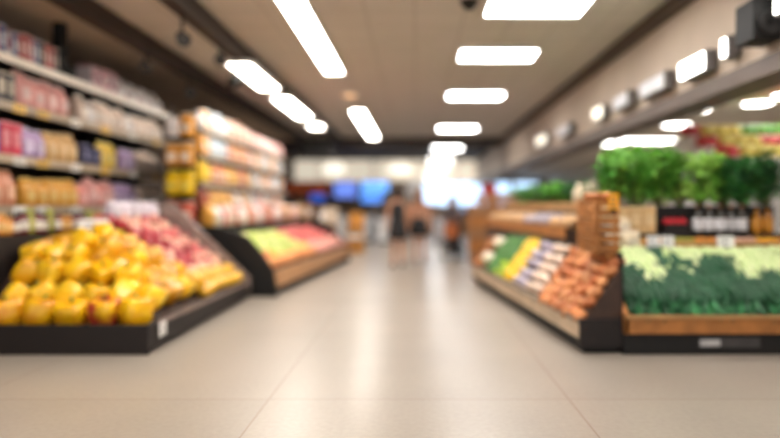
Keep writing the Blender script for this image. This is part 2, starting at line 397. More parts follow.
def crate(label, loc, rz, w_, d_, h, m=OWOOD, group=None, slats=2):
    t = thing('wooden_crate', label, 'crate', loc, rz, group)
    b = bmesh.new(); g = h / slats
    for k in range(slats):
        z0 = k * g + .012; z1 = (k + 1) * g - .012
        bx(b, -w_/2, w_/2, -d_/2, -d_/2 + .014, z0, z1); bx(b, -w_/2, w_/2, d_/2 - .014, d_/2, z0, z1)
        bx(b, -w_/2, -w_/2 + .014, -d_/2 + .014, d_/2 - .014, z0, z1); bx(b, w_/2 - .014, w_/2, -d_/2 + .014, d_/2 - .014, z0, z1)
    obj('slatted_side', b, m, t)
    for sx in (-1, 1):
        for sy in (-1, 1): obj('corner_post', box(sx * (w_/2 - .028) - .013, sx * (w_/2 - .028) + .013, sy * (d_/2 - .028) - .013, sy * (d_/2 - .028) + .013, 0, h), m, t)
    obj('crate_floor', box(-w_/2 + .015, w_/2 - .015, -d_/2 + .015, d_/2 - .015, .005, .02), m, t)
    return t
def price_card(label, loc, rz, w_=.12, h=.1, tilt=.25, m=CARD, group=None, holder=True):
    t = thing('price_card', label, 'price card', loc, rz, group)
    c = obj('card', box(-w_/2, w_/2, -.004, .004, .02, .02 + h), m, t); c.rotation_euler = (-tilt, 0, 0)
    s = bmesh.new(); rr = random.Random(label)
    for k in range(3): bx(s, -w_*.36, w_*rr.uniform(.0, .38), -.0055, -.004, .02 + h * (.2 + .25 * k), .02 + h * (.28 + .25 * k))
    o = obj('printed_lines', s, mat('print_ink', (90, 90, 96), .6), t); o.rotation_euler = (-tilt, 0, 0)
    obj('card_clip', box(-.02, .02, -.012, .018, 0, .03), BLACK, t)
    return t

# ================================================================== LEFT FRONT BIN: yellow peppers and red apples
BX0, BX1, BY0, BY1 = -4.15, -2.25, 5.06, 8.12
def hfL(x, y):
    a = .27 + .5 * (-2.32 - x); b = .2 + .95 * (y - BY0 - .32)
    if y > 6.79: return max(.24, min((.27 + .5 * (-2.32 - x)) if x > -2.6 else .41 + .72 * (-2.6 - x), 1.02))
    return max(.2, min(a, b, .68 + .12 * (y - 5.8)))
t = thing('produce_bin', 'low dark brown produce bin holding yellow peppers at the left front', 'produce bin', (0, 0, 0))
obj('plinth', box(BX0, BX1 - .1, BY0 + .1, BY1 - .05, 0, .06), BLACK, t)
obj('front_board', box(BX0 - .02, BX1, BY0, BY0 + .04, .0, .25, bev=.006), DBROWN, t)
obj('side_board', box(BX1 - .04, BX1, BY0 + .04, BY1, .03, .25, bev=.006), DBROWN, t)
obj('side_rail', box(BX1 - .005, BX1 + .012, BY0 + .2, BY1 - .02, .215, .25), mat('rail_steel', (140, 120, 112), .4), t)
b = bmesh.new(); nx, ny = 16, 30; G = {}
for i in range(nx + 1):
    for j in range(ny + 1):
        x = BX0 + (BX1 - .04 - BX0) * i / nx; y = BY0 + .04 + (BY1 - BY0 - .04) * j / ny
        G[i, j] = b.verts.new((x, y, hfL(x, y) - .06))
for i in range(nx):
    for j in range(ny): b.faces.new((G[i, j], G[i + 1, j], G[i + 1, j + 1], G[i, j + 1]))
r_ = bmesh.ops.extrude_face_region(b, geom=b.faces[:])
for v in r_['geom']:
    if isinstance(v, bmesh.types.BMVert): v.co.z = .07
obj('sloped_tray', b, mat('tray_brown', (70, 48, 38), .6), t)
obj('end_panel', prism([(-3.75, .95), (-3.75, 1.3), (-3.3, 1.32), (-2.24, .3), (-2.24, .12), (-2.3, .05)], 'y', BY1, BY1 + .04), mat('end_panel_grey', (150, 132, 124), .35), t)
obj('divider', prism([(-3.72, .6), (-3.72, 1.08), (-3.5, 1.06), (-2.56, .5), (-2.56, .4)], 'y', 6.78, 6.8), mat('acrylic_divider', (150, 140, 130), .2), t)
obj('bin_back', box(BX0, -3.95, 5.5, BY1 - .01, .2, .97), DBROWN, t)
price_card('white price label on the side of the pepper bin near its corner', (-2.236, 5.32, .09), PI/2, .13, .12, 0, CARD)

PEP = [pepper('p', mat('pepper_skin_%d' % k, c, .3, 0.2, 3, .1, rgb2=c2, coat=.3)) for k, (c, c2) in enumerate((((242, 190, 16), (226, 160, 8)), ((248, 204, 44), (238, 178, 14)), ((230, 172, 12), (212, 140, 8))))]
PEPR = pepper('p', mat('pepper_blush', (240, 184, 24), .3, .2, 1.6, .05, coat=.3, rgb2=(176, 30, 40)))
rowsP = []
y = 5.33; k = 0
while y < 6.7:
    s = .285 if k == 0 else (.25 if k < 3 else .225)
    xs = []; x = -2.44 + (0 if k % 2 else -.04)
    while x > (-4.0 if y < 5.45 else -3.9): xs.append(x); x -= s * .98
    rowsP.append((y, s, xs[::-1])); y += s * (.8 if k else .72); k += 1
for r, (y, s, xs) in enumerate(rowsP):
    for i, x in enumerate(xs):
        rn = random
        red = (r == 0 and i == len(xs) - 2)
        p = PEPR if red else rn.choice(PEP)
        lb = '%s bell pepper, %s in the %s row of front left bin' % ('red-blushed yellow' if red else 'yellow', place_lr(i, len(xs)), ('front' if r == 0 else ORD[r]))
        yy = y + rn.uniform(-.02, .02)
        rot = (rn.uniform(-.35, .35), rn.uniform(-.35, .35), rn.uniform(0, 6)) if r < 1 else (rn.uniform(-.9, .9), rn.uniform(-.9, .9), rn.uniform(0, 6))
        p.get(lb, 'bell peppers in the front left bin', (x, yy, hfL(x, yy) + s * .45 - .03 + rn.uniform(0, .02)), rot, (s * .98, s * .98, s * rn.uniform(.9, 1.1)))
# second storey of peppers on the pile
lbk = 0
for r, (yy, xs) in enumerate(((6.0, (-3.3, -3.05, -2.8)), (6.35, (-3.3, -3.05, -2.8)))):
    for i, x in enumerate(xs):
        random.choice(PEP).get('yellow bell pepper on top of the pile, %s of three in the %s heap row' % (('left', 'middle', 'right')[i], ORD[r]), 'bell peppers in the front left bin',
                               (x, yy, hfL(x, yy) + .2), (random.uniform(-.8, .8), random.uniform(-.8, .8), random.uniform(0, 6)), .235)
# the strip of yellow fruit at the far low edge of the bin
LEM = roundfruit('yellow_apple', 'p', 'apple', mat('yellow_apple_skin', (240, 196, 60), .3, .2, 3, .1, rgb2=(232, 168, 40), coat=.3), n=16)
for j in range(11):
    for i in range(3):
        x = -2.38 - i * .14 + random.uniform(-.015, .015); y = 6.72 + j * .125 + .05 * (i % 2)
        if y > 8.08: continue
        LEM.get('yellow apple, %s column, %s along the strip beside the aisle' % (('aisle side', 'middle', 'inner')[i], place_lr(j, 11, 'near', 'far')), 'yellow apples at the aisle edge of the bin',
                (x, y, hfL(x, y) + .02 + (.03 if i == 1 else 0)), (random.uniform(-.5, .5), random.uniform(-.5, .5), random.uniform(0, 6)), .172)
AP = [roundfruit('apple', 'p', 'apple', mat('apple_skin_%d' % k, c, .3, .2, 2.2, .12, rgb2=c2, coat=.3), n=16) for k, (c, c2) in enumerate((((186, 24, 46), (140, 14, 34)), ((232, 140, 130), (200, 50, 70)), ((240, 206, 176), (226, 130, 124)), ((160, 20, 42), (200, 60, 76)), ((244, 214, 176), (238, 160, 140))))]
for j in range(9):
    n = 8
    for i in range(n):
        x = -3.62 + i * .133 + (.06 if j % 2 else 0); y = 6.88 + j * .14
        random.choice(AP).get('red and pink apple, %s in the %s row of the apple slope' % (place_lr(i, n), ORD[j]), 'apples behind the yellow peppers',
            (x, y, max(hfL(x, 7), hfL(x, y)) + .055 + random.uniform(0, .03)), (random.uniform(-.7, .7), random.uniform(-.7, .7), random.uniform(0, 6)), .152)

# goods on the ledge behind the pepper bin
JR = jar('preserve_jar', 'p', 'jar', (120, 24, 30), (40, 30, 30), .06, .2)
JO = jar('honey_jar', 'p', 'jar', (220, 140, 50), (230, 170, 90), .065, .19, (236, 190, 120))
JG = jar('olive_jar', 'p', 'jar', (150, 150, 50), (190, 190, 70), .05, .22, (190, 186, 90))
seq = 'RROORRGRRGROORRRGOORRG'
for k, c in enumerate(seq):
    p = {'R': JR, 'O': JO, 'G': JG}[c]; nm = {'R': 'dark red jar', 'O': 'orange honey jar', 'G': 'green olive jar'}[c]
    p.get('%s, %s of the jars behind the pepper bin' % (nm, place_lr(k, len(seq), 'near', 'far')), 'jars on the ledge behind the pepper bin', (-4.05, 5.6 + k * .115, .97), (0, 0, random.uniform(-.3, .3) + PI/2), random.uniform(.9, 1.15))
price_card('large white striped card standing at the back of the yellow peppers', (-3.5, 6.55, .9), .5, .28, .2, .25, CARD)
price_card('yellow green card next to the striped card above the peppers', (-3.3, 6.68, .78), .4, .1, .2, .1, mat('lime_card', (196, 196, 80), .6))
LB = bag('clear_fruit_bag', 'p', 'bag', (214, 200, 214), (240, 236, 244), .22, .14, .2)
for k in range(5):
    LB.get('pale lilac bag, %s of the row at the head of the apples' % place_lr(k, 5, 'near', 'far'), 'pale bags at the head of the apple slope', (-3.5, 6.95 + k * .25, 1.12), (0, 0, PI/2 + random.uniform(-.2, .2)), 1)

# ================================================================== LEFT WALL SHELVING
t = thing('shelving_unit', 'tall black shelving unit full of packaged goods along the left wall', 'shelving', (0, 0, 0))
SX = -4.2
SB = mat('shelf_black', (14, 10, 10), .6, .1, 3, 0)
obj('back_panel', box(-4.82, -4.78, 4.6, 10.35, 0, 3.2), SB, t)
SZ = (.5, 1.25, 1.78, 2.33, 2.82)
for z in SZ:
    s = obj('shelf', box(-4.78, SX, 4.6, 10.35, z - .03, z), SB, t)
    obj('shelf_edge', box(SX, SX + .012, 4.6, 10.35, z - .075, z + .015), mat('edge_top', (226, 214, 200), .35, .1) if z > 2.5 else mat('edge_low', (176, 158, 136), .4, .15), s)
for y in (4.6, 6.02, 7.45, 8.9, 10.31):
    obj('upright', box(-4.78, -4.72, y, y + .04, 0, 3.2), SB, t)
obj('base', box(-4.78, SX - .05, 4.6, 10.35, 0, .12), SB, t)
P = {}
P['pinkbox'] = carton('slim_carton_pink', 'p', 'carton', (196, 120, 132), (236, 210, 214), .085, .2, .3)
P['darkbox'] = carton('slim_carton_black', 'p', 'carton', (36, 30, 40), (190, 180, 170), .085, .2, .3)
P['bluebox'] = carton('slim_carton_blue', 'p', 'carton', (58, 72, 120), (190, 196, 214), .085, .2, .3)
P['redbox'] = carton('slim_carton_red', 'p', 'carton', (170, 50, 54), (232, 190, 184), .085, .2, .31)
P['whitebox'] = carton('slim_carton_white', 'p', 'carton', (206, 196, 200), (150, 90, 110), .085, .2, .29)
P['pinkbag'] = bag('bag_rose', 'p', 'bag', (232, 166, 160), (244, 206, 200), .22, .2, .4)
P['beigebag'] = bag('bag_beige', 'p', 'bag', (234, 208, 190), (244, 232, 220), .2, .18, .34)
P['tanbag'] = bag('bag_tan', 'p', 'bag', (214, 170, 110), (236, 206, 160), .19, .18, .36)
P['goldbag'] = bag('bag_gold', 'p', 'bag', (226, 162, 62), (240, 206, 130), .19, .18, .34)
P['peachbag'] = bag('bag_peach', 'p', 'bag', (222, 150, 118), (240, 190, 160), .2, .18, .38)
P['coralbag'] = bag('bag_coral', 'p', 'bag', (232, 150, 140), (244, 196, 190), .2, .18, .32)
P['lilacbag'] = bag('bag_lilac', 'p', 'bag', (190, 160, 206), (220, 206, 234), .2, .18, .34)
P['whitebag'] = bag('bag_white', 'p', 'bag', (240, 232, 230), (244, 240, 238), .2, .18, .3)
P['yellowbag'] = bag('bag_yellow', 'p', 'bag', (236, 196, 60), (244, 226, 150), .2, .18, .36)
P['navybox'] = carton('carton_navy', 'p', 'carton', (36, 40, 82), (120, 120, 150), .14, .2, .26)
P['bluecarton'] = carton('carton_blue', 'p', 'carton', (40, 80, 170), (120, 160, 220), .15, .2, .34)
P['redcarton'] = carton('carton_red', 'p', 'carton', (206, 60, 84), (240, 150, 160), .15, .2, .34)
P['blackcarton'] = carton('carton_black', 'p', 'carton', (34, 24, 30), (196, 180, 160), .13, .2, .34)
P['whitetub'] = jar('tub_white', 'p', 'tub', (232, 224, 220), (240, 236, 236), .08, .2, (222, 190, 196))
for p in P.values(): p.o.name = {'bag': 'snack_bag', 'carton': 'carton', 'tub': 'plastic_tub'}[p.o['category']]
NM = dict(pinkbox='slim pink carton', darkbox='slim black carton', bluebox='slim blue carton', redbox='slim red carton', whitebox='slim white carton', pinkbag='large rose pink bag', beigebag='beige bag',
          tanbag='tan bag', goldbag='golden bag', peachbag='peach bag', coralbag='coral bag', lilacbag='lilac bag', whitebag='white bag', yellowbag='yellow bag', navybox='navy blue carton',
          bluecarton='bright blue carton', redcarton='red carton', blackcarton='black carton', whitetub='round white tub')
WD = dict(pinkbox=.09, darkbox=.09, bluebox=.09, redbox=.09, whitebox=.09, navybox=.15, bluecarton=.16, redcarton=.16, blackcarton=.14, whitetub=.17, pinkbag=.235)
def fill(seg, z, x, where, rz=PI/2, along='y', group=None):
    """seg: list of (kinds, from, to); goods stand side by side facing the aisle"""
    cnt = {}; todo = []
    for ks, a, b_ in seg:
        p = a
        while True:
            k = random.choice(ks) if len(ks) > 2 else ks[len(todo) % len(ks)]
            wd = WD.get(k, .205)
            if p + wd > b_ + .03: break
            todo.append((k, p + wd / 2)); p += wd + .004
    tot = {}
    for k, _ in todo: tot[k] = tot.get(k, 0) + 1
    for k, c in todo:
        i = cnt.get(k, 0); cnt[k] = i + 1; n = tot[k]
        pos = 'the only one' if n == 1 else place_lr(i, n, 'near', 'far') if along == 'y' else place_lr(i, n)
        loc = (x, c, z) if along == 'y' else (c, x, z)
        P[k].get('%s on %s, %s' % (NM[k], where, pos), group or (NM[k] + 's on ' + where), loc, (0, 0, rz + random.uniform(-.06, .06)), (1, 1, random.uniform(.93, 1.06)))
fx = SX - .14
fill([(('pinkbox', 'darkbox', 'bluebox', 'redbox', 'whitebox'), 5.85, 7.22), (('pinkbox', 'whitebox', 'pinkbox'), 7.85, 8.62), (('whitebag', 'whitetub'), 8.64, 10.2)], 2.82, fx, 'the top left shelf')
fill([(('blackcarton',), 5.8, 6.42), (('pinkbag',), 6.44, 7.6), (('beigebag', 'beigebag', 'whitebag'), 7.62, 10.2)], 2.33, fx, 'the second left shelf down')
fill([(('bluecarton',), 5.8, 6.14), (('redcarton',), 6.15, 6.5), (('lilacbag',), 6.52, 6.95), (('tanbag',), 6.96, 7.65), (('navybox',), 7.66, 8.15), (('yellowbag',), 8.16, 8.75), (('lilacbag',), 8.76, 9.2), (('beigebag',), 9.2, 10.2)], 1.78, fx, 'the third left shelf down')
fill([(('peachbag',), 5.8, 6.55), (('goldbag',), 6.56, 7.6), (('coralbag', 'pinkbag'), 7.62, 8.6), (('lilacbag',), 8.6, 9.3), (('beigebag',), 9.3, 10.2)], 1.25, fx, 'the fourth left shelf down')
fill([(('peachbag', 'redcarton', 'blackcarton'), 5.8, 8.1)], .5 + .32, -4.3, 'the lowest left shelf') if False else None
SHN = {2.82: 'top left shelf', 2.33: 'second left shelf', 1.78: 'third left shelf', 1.25: 'fourth left shelf'}
for z in (2.33, 1.78, 1.25):
    ys = (6.35, 6.75, 7.4, 8.1, 8.9, 9.7)
    for k, y in enumerate(ys):
        ccol = ((236, 190, 90) if (z < 2.4 and z > 1.4 and k % 2) or (z > 2 and k == 0) else (240, 236, 230))
        t = thing('shelf_tag', '%s shelf tag on the %s edge, %s' % ('amber' if ccol[2] < 100 else 'white', SHN[z], place_lr(k, 6, 'near', 'far')), 'price tag', (SX + .014, y, z - .03), PI/2, 'tags on the left shelf edges')
        obj('tag_card', box(-.1, .1, -.006, 0, -.055, .035), mat('tag_card', ccol, .5), t)
        obj('tag_print', box(-.07, .03, -.0075, -.006, -.03, -.01), mat('print_ink', (90, 90, 96), .6), t)

# ================================================================== SECOND LEFT GONDOLA (end stacks and side shelves)
GX0, GX1, GY0, GY1 = -3.62, -3.18, 8.95, 14.8
t = thing('gondola', 'shelving island with bright packets left of the aisle, behind the apples', 'shelving')
obj('core_panel', box(GX0 - .02, GX0 + .02, GY0, GY1, 0, 2.5), SB, t)
GZ = (.35, .78, 1.2, 1.62, 2.04, 2.42)
for z in GZ:
    s = obj('shelf', box(GX0 + .02, GX1, GY0, GY1, z - .03, z), SB, t)
    obj('shelf_edge', box(GX1, GX1 + .01, GY0, GY1, z - .05, z + .01), mat('edge_low', (176, 158, 136), .4, .15), s)
obj('end_post', box(GX1 - .04, GX1, GY1 - .04, GY1, 0, 2.5), SB, t)
obj('base', box(GX0 + .02, GX1 - .05, GY0 + .02, GY1, 0, .1), SB, t)
NEW = {}
P['orangebag'] = bag('bag_orange', 'p', 'bag', (232, 160, 60), (244, 232, 214), .2, .18, .36)
P['brightyellow'] = bag('bag_bright', 'p', 'bag', (250, 204, 10), (250, 224, 90), .2, .18, .36)
P['bluebag'] = bag('bag_skyblue', 'p', 'bag', (176, 196, 212), (232, 236, 240), .2, .18, .36)
P['redbag'] = bag('bag_redwhite', 'p', 'bag', (206, 84, 60), (244, 220, 200), .2, .18, .34)
P['brownbag'] = bag('bag_russet', 'p', 'bag', (150, 62, 30), (196, 110, 70), .2, .18, .36)
P['creamcarton'] = carton('carton_cream', 'p', 'carton', (226, 214, 200), (236, 160, 90), .2, .2, .3)
P['orangecarton'] = carton('carton_orange', 'p', 'carton', (236, 150, 60), (240, 220, 190), .2, .2, .3)
for k, c in (('orangebag', 'orange and white bag'), ('brightyellow', 'bright yellow bag'), ('bluebag', 'pale blue bag'), ('redbag', 'red and white bag'), ('brownbag', 'russet bag'), ('creamcarton', 'cream carton'), ('orangecarton', 'orange carton')):
    NM[k] = c; P[k].o.name = 'carton' if 'carton' in k else 'snack_bag'
wn = ['the lowest gondola shelf', 'the second gondola shelf up', 'the third gondola shelf up', 'the fourth gondola shelf up', 'the fifth gondola shelf up', 'the gondola top']
segs = [[(('goldbag', 'brownbag'), 9.0, 14.6)],
        [(('brownbag', 'redbag'), 9.0, 9.4), (('goldbag', 'tanbag', 'orangebag'), 9.42, 11.8), (('whitebag', 'bluebag', 'orangecarton', 'beigebag'), 11.8, 14.6)],
        [(('brownbag',), 9.0, 9.4), (('goldbag',), 9.42, 10.5), (('tanbag', 'redbag', 'whitebag'), 10.5, 11.8), (('creamcarton', 'whitebag', 'bluebag', 'redbag'), 11.8, 14.6)],
        [(('brightyellow',), 9.0, 9.4), (('redbag', 'orangebag'), 9.42, 10.3), (('tanbag', 'goldbag', 'redbag', 'orangebag'), 10.3, 11.8), (('creamcarton', 'whitebag', 'bluebag', 'orangecarton'), 11.8, 14.6)],
        [(('orangebag',), 9.0, 9.4), (('bluebag',), 9.42, 10.3), (('redbag', 'orangebag'), 10.3, 11.8), (('creamcarton', 'whitebag', 'orangecarton', 'bluebag'), 11.8, 14.6)],
        [(('whitebag', 'orangebag'), 9.0, 9.4), (('bluebag', 'whitebag'), 9.42, 10.3), (('beigebag', 'peachbag'), 10.3, 11.8), (('whitebag', 'coralbag'), 11.8, 14.6)]]
for z, sg, nme in zip(GZ, segs, wn): fill(sg, z, GX1 - .1, nme)
# hooks of bags hanging at the near end of the gondola
t = thing('hanging_rack', 'black wire rack at the near end of the gondola', 'rack', (-3.42, 8.78, 0))
b = bmesh.new(); tube(b, [(-.18, .1, 0), (-.18, .1, 2.75)], .012); tube(b, [(.18, .1, 0), (.18, .1, 2.75)], .012)
obj('rack_frame', b, BLACK, t)
for z in (.6, 1.0, 1.42, 1.84, 2.26): obj('rack_shelf', box(-.2, .2, -.16, .1, z - .012, z), BLACK, t)
for z, ks, nme in ((2.26, ('whitebag', 'orangebag'), 'top'), (1.84, ('orangebag', 'orangebag'), 'fourth'), (1.42, ('brightyellow', 'brightyellow'), 'third'), (1.0, ('brownbag', 'redbag'), 'second'), (.6, ('goldbag', 'lilacbag'), 'lowest')):
    for i, k in enumerate(ks):
        P[k].get('%s on the %s shelf of the wire rack, %s' % (NM[k], nme, ('left', 'right')[i]), 'bags on the wire rack', (-3.52 + .205 * i, 8.74, z), (0, 0, random.uniform(-.1, .1)), 1)

# ================================================================== SECOND LEFT PRODUCE CASE
t = thing('produce_case', 'second left produce case with a black curved end, holding green and pink fruit', 'produce case', (-1.93, 8.42, 0), R(-4.6))
def hf2(x): return .36 + .42 * (-x - .05)
prof = [(0, .0), (0, .1), (-.05, .35), (-.2, .6), (-.42, .84), (-.8, .97), (-1.23, 1.0), (-1.23, 0)]
obj('curved_end', prism(prof, 'y', -.06, 0), BLACK, t)
obj('plinth', box(-1.15, -.08, 0, 5.3, 0, .14), BLACK, t)
obj('side_board', box(-.04, 0, 0, 5.3, .12, .36, bev=.006), mat('case_board', (200, 150, 104), .5), t)
obj('sloped_tray', prism([(-.04, .14), (-.04, .3), (-1.02, .3 + .42 * .98), (-1.02, .14)], 'y', 0, 5.3), mat('tray_brown', (70, 48, 38), .6), t)
obj('far_end', prism(prof, 'y', 5.3, 5.34), BLACK, t)
obj('ledge_top', box(-1.23, -1.04, 0.01, 5.29, .93, .96), DBROWN, t)
obj('ledge_panel', box(-1.08, -1.04, .01, 5.29, .14, .93), DBROWN, t)
T2 = Matrix.Translation((-1.93, 8.42, 0)) @ Matrix.Rotation(R(-4.6), 4, 'Z')
GA = roundfruit('green_apple', 'p', 'apple', mat('green_apple_skin', (196, 214, 96), .3, .2, 3, .12, rgb2=(170, 196, 80), coat=.3))
PE = roundfruit('peach', 'p', 'peach', mat('peach_skin', (240, 180, 110), .55, .2, 3, .1, rgb2=(234, 140, 90)))
LT = roundfruit('pale_melon', 'p', 'melon', mat('melon_skin', (226, 222, 150), .4, .2, 5, .1, rgb2=(206, 206, 120)), stem=False)
PK = roundfruit('pink_apple', 'p', 'apple', mat('pink_apple_skin', (232, 120, 112), .35, .2, 3, .12, rgb2=(214, 84, 84), coat=.2))
PP = roundfruit('pale_peach', 'p', 'peach', mat('pale_peach_skin', (240, 186, 170), .5, .2, 3, .1, rgb2=(232, 150, 140)))
for j in range(28):
    for i in range(5):
        v = .14 + j * .185; u = -.16 - i * .18
        if j < 3: kind = (PE, 'orange peach') if i < 3 else (GA, 'green apple')
        elif j < 14: kind = (PE, 'orange peach') if i < 1 else ((LT, 'pale yellow melon') if (i + j) % 3 == 0 else (GA, 'green apple'))
        else: kind = (PP, 'pale pink peach') if i < 2 else (PK, 'pink apple')
        q = T2 @ Vector((u, v + (.05 if i % 2 else 0), hf2(u) + .03 + random.uniform(0, .03)))
        kind[0].get('%s in the second left case, %s row up, %s' % (kind[1], ORD[i], place_lr(j, 28, 'near', 'far')), 'fruit in the second left case', q,
                    (random.uniform(-.6, .6), random.uniform(-.6, .6), random.uniform(0, 6)), .178)
# cream and beige sacks on the ledge at the head of that case

ks = ['goldbag', 'whitebag', 'coralbag', 'beigebag', 'redbag', 'whitebag', 'peachbag', 'coralbag', 'whitebag', 'pinkbag', 'peachbag', 'redbag', 'whitebag', 'beigebag', 'peachbag', 'tanbag', 'beigebag', 'coralbag', 'beigebag', 'tanbag']
for k, kk in enumerate(ks):
    q = T2 @ Vector((-1.14, .32 + k * .255, 0))
    P[kk].get('%s, %s of the bags above the second left case' % (NM[kk], place_lr(k, len(ks), 'near', 'far')), 'bags on the ledge above the second left case', (q.x, q.y, .96), (0, 0, PI/2 - .08), 1)

# ================================================================== RIGHT END DISPLAY
EX0, EX1, EY0, EY1 = 1.77, 3.75, 5.05, 6.55
t = thing('end_display', 'stepped produce display facing the viewer at the right, wooden front and black base', 'produce display')
obj('plinth', box(EX0, EX1, EY0 + .03, EY1, 0, .18), BLACK, t)
obj('front_board', box(EX0, EX1, EY0, EY0 + .04, .18, .335, bev=.006), OWOOD, t)
obj('front_trim', box(EX0, EX1, EY0 - .012, EY0, .31, .335), WOOD, t)
obj('sloped_tray', prism([(EY0 + .04, .18), (EY0 + .04, .28), (EY0 + .7, .7), (EY0 + .7, .18)], 'x', EX0 + .04, EX1), mat('tray_green', (40, 66, 48), .6), t)
obj('side_panel', prism([(EY0, .18), (EY0, .34), (EY0 + .72, .86), (EY0 + .75, 1.0), (EY1 - .4, 1.32), (EY1, 1.34), (EY1, .18)], 'x', EX0, EX0 + .035), OWOOD, t)
obj('step', box(EX0 + .036, EX1, EY0 + .7, EY1, .18, .84), DBROWN, t)
obj('step', box(EX0 + .036, EX1, EY0 + .98, EY1, .84, .98), DBROWN, t)
obj('step', box(EX0 + .036, EX1, EY0 + 1.22, EY1, .98, 1.26), BLACK, t)
t = thing('base_label', 'grey label strip on the black base under the leafy greens', 'label', (2.5, EY0 + .028, .1))
obj('label_plate', box(-.1, .42, -.006, 0, -.04, .045), mat('plate_grey', (70, 66, 66), .5), t)
b = bmesh.new(); bx(b, -.09, .08, -.01, -.006, -.025, .03); obj('white_field', b, mat('plate_white', (190, 188, 188), .5), t)
LEAF = mat('leaf_dark_green', (52, 124, 72), .5, .4, 14, .3, rgb2=(18, 66, 38)); LEAF2 = mat('leaf_mid_green', (88, 148, 66), .5, .4, 14, .2, rgb2=(40, 100, 44))
PALE = mat('pale_green_stalk', (230, 238, 186), .45, .2, 8, .08, rgb2=(190, 214, 136))
DSTALK = mat('green_stalk', (28, 84, 50), .5)
BK = [bokchoy('p', LEAF2, PALE, s) for s in (1, 2, 3)]
BD = [bokchoy('p', LEAF, DSTALK, s, .4) for s in (4, 5, 6)]
def hfE(y): return .31 + .62 * (y - EY0 - .04)
nrow = 7
for r in range(nrow):
    n = 15
    for i in range(n):
        x = EX0 + .12 + i * .128 + (.05 if r % 2 else 0) + random.uniform(-.015, .015)
        y = EY0 + .235 + r * .074
        top = r >= 2 and (r + random.uniform(-2.4, 1.5) + (1.3 if i % 7 in (1, 2, 4) else -1.5)) > 2.9
        pr = random.choice(BK if top else BD)
        nm = 'leafy green bunch with pale stalks' if top else 'dark green leafy bunch'
        pr.get('%s, %s in %s row' % (nm, place_lr(i, n), 'the front' if r == 0 else ('the back' if r == nrow - 1 else ORD[r])), 'leafy bunches in the right end display',
               (x, y, hfE(y) + .035 + r * .006 + random.uniform(0, .015)), (R(38) + random.uniform(-.1, .15), random.uniform(-.2, .2), random.uniform(-.35, .25) - (.15 if top else 0)), .9)
# first step: cream sacks, orange punnets, price cards
zs = .84
CB = bag('bag_cream', 'p', 'bag', (232, 214, 182), (240, 230, 210), .17, .14, .2); CB.o.name = 'garlic_bag'
for k in range(2):
    for j in range(2):
        CB.get('cream bag at the left of the right display, %s' % (('lower left', 'lower right'), ('upper left', 'upper right'))[j][k], 'cream bags on the right display', (1.92 + k * .18, EY0 + .8 + j * .26, (.84, .98)[j]), (0, 0, random.uniform(-.2, .2)), (1, 1, .9))
def punnet(label, loc, colr, w_=.2, h=.07, name='punnet', rz=0, cnt=9, d_=.15, fr=.03):
    t = thing(name, label, 'punnet', loc, rz, 'punnets on the right display')
    b = bmesh.new(); bx(b, -w_/2, w_/2, -d_/2, d_/2, 0, .008)
    for a in ((-w_/2, w_/2, -d_/2, -d_/2 + .006), (-w_/2, w_/2, d_/2 - .006, d_/2), (-w_/2, -w_/2 + .006, -d_/2, d_/2), (w_/2 - .006, w_/2, -d_/2, d_/2)): bx(b, *a, .008, h)
    obj('tray', b, DBROWN if sum(colr) < 300 else WOOD, t)
    rr = random.Random(label)
    for k in range(cnt):
        s = fr * rr.uniform(.9, 1.15); b = lathe([(s * .3, -s * .9), (s * .85, -s * .5), (s, 0), (s * .8, s * .6), (s * .25, s * .85)], 10)
        o = obj('fruit', b, mat('fruit_%d_%d' % (colr[0], colr[1]), colr, .35, .2, 9, .1), t, True)
        o.location = (-w_/2 + fr * 1.2 + (k % 3) * (w_ - fr * 2.4) / 2, -d_/2 + fr * 1.3 + (k // 3) * (d_ - fr * 2.4) / 2.2, h + s * .35)
for lb, x, c in (('amber', 2.2, (226, 156, 40)), ('orange', 2.42, (230, 140, 40)), ('olive', 2.64, (170, 160, 60)), ('deep orange', 2.84, (236, 150, 50)), ('peach coloured', 3.04, (236, 176, 140)), ('pale peach', 3.25, (236, 184, 156)), ('bright yellow orange', 3.45, (250, 176, 20)), ('rusty orange', 3.65, (206, 130, 50))):
    punnet('punnet of %s fruit on the low step of the right display' % lb, (x, EY0 + .86, .84), c)
for k, x in enumerate((2.30, 2.44, 3.02)):
    price_card('white price card on the right display, %s' % ('left of the close pair', 'right of the close pair', 'near the right edge')[k], (x if k < 2 else 3.0, EY0 + .735, .84), 0, .12 if k < 2 else .16, .11, .1, CARD, 'white price cards on the right display')
# second step: tan cartons, red fruit, bottles
P['tancarton'] = carton('carton_tan', 'p', 'carton', (222, 182, 126), (230, 200, 150), .13, .16, .27); P['tancarton'].o.name = 'carton'
for k in range(4):
    P['tancarton'].get('tan wooden looking box below the herbs, %s' % place_lr(k, 4), 'tan boxes below the herbs', (1.94 + .14 * k + .02, EY0 + 1.1 + .02, .985), (0, 0, random.uniform(-.03, .03)), 1)
punnet('punnet of bright red fruit between the tan boxes and bottles', (2.66, EY0 + 1.1, .98), (206, 26, 44), .26, .1, cnt=9, fr=.045)
punnet('punnet of dark red fruit right behind the bright red fruit', (2.66, EY0 + 1.14, 1.26), (96, 20, 40), .26, .05, cnt=6, fr=.03) if False else None
BT = bottle('sauce_bottle', 'p', 'bottle', (60, 50, 40), (150, 110, 80), (236, 234, 236), .052, .29)
for k in range(5):
    BT.get('dark bottle with white label and brown cap, %s of the row' % place_lr(k, 5), 'bottles on the right display', (2.9 + .112 * k, EY0 + 1.1, .98), (0, 0, 0), 1)
BT2 = bottle('oil_bottle', 'p', 'bottle', (190, 120, 30), (60, 40, 30), (220, 150, 50), .05, .28)
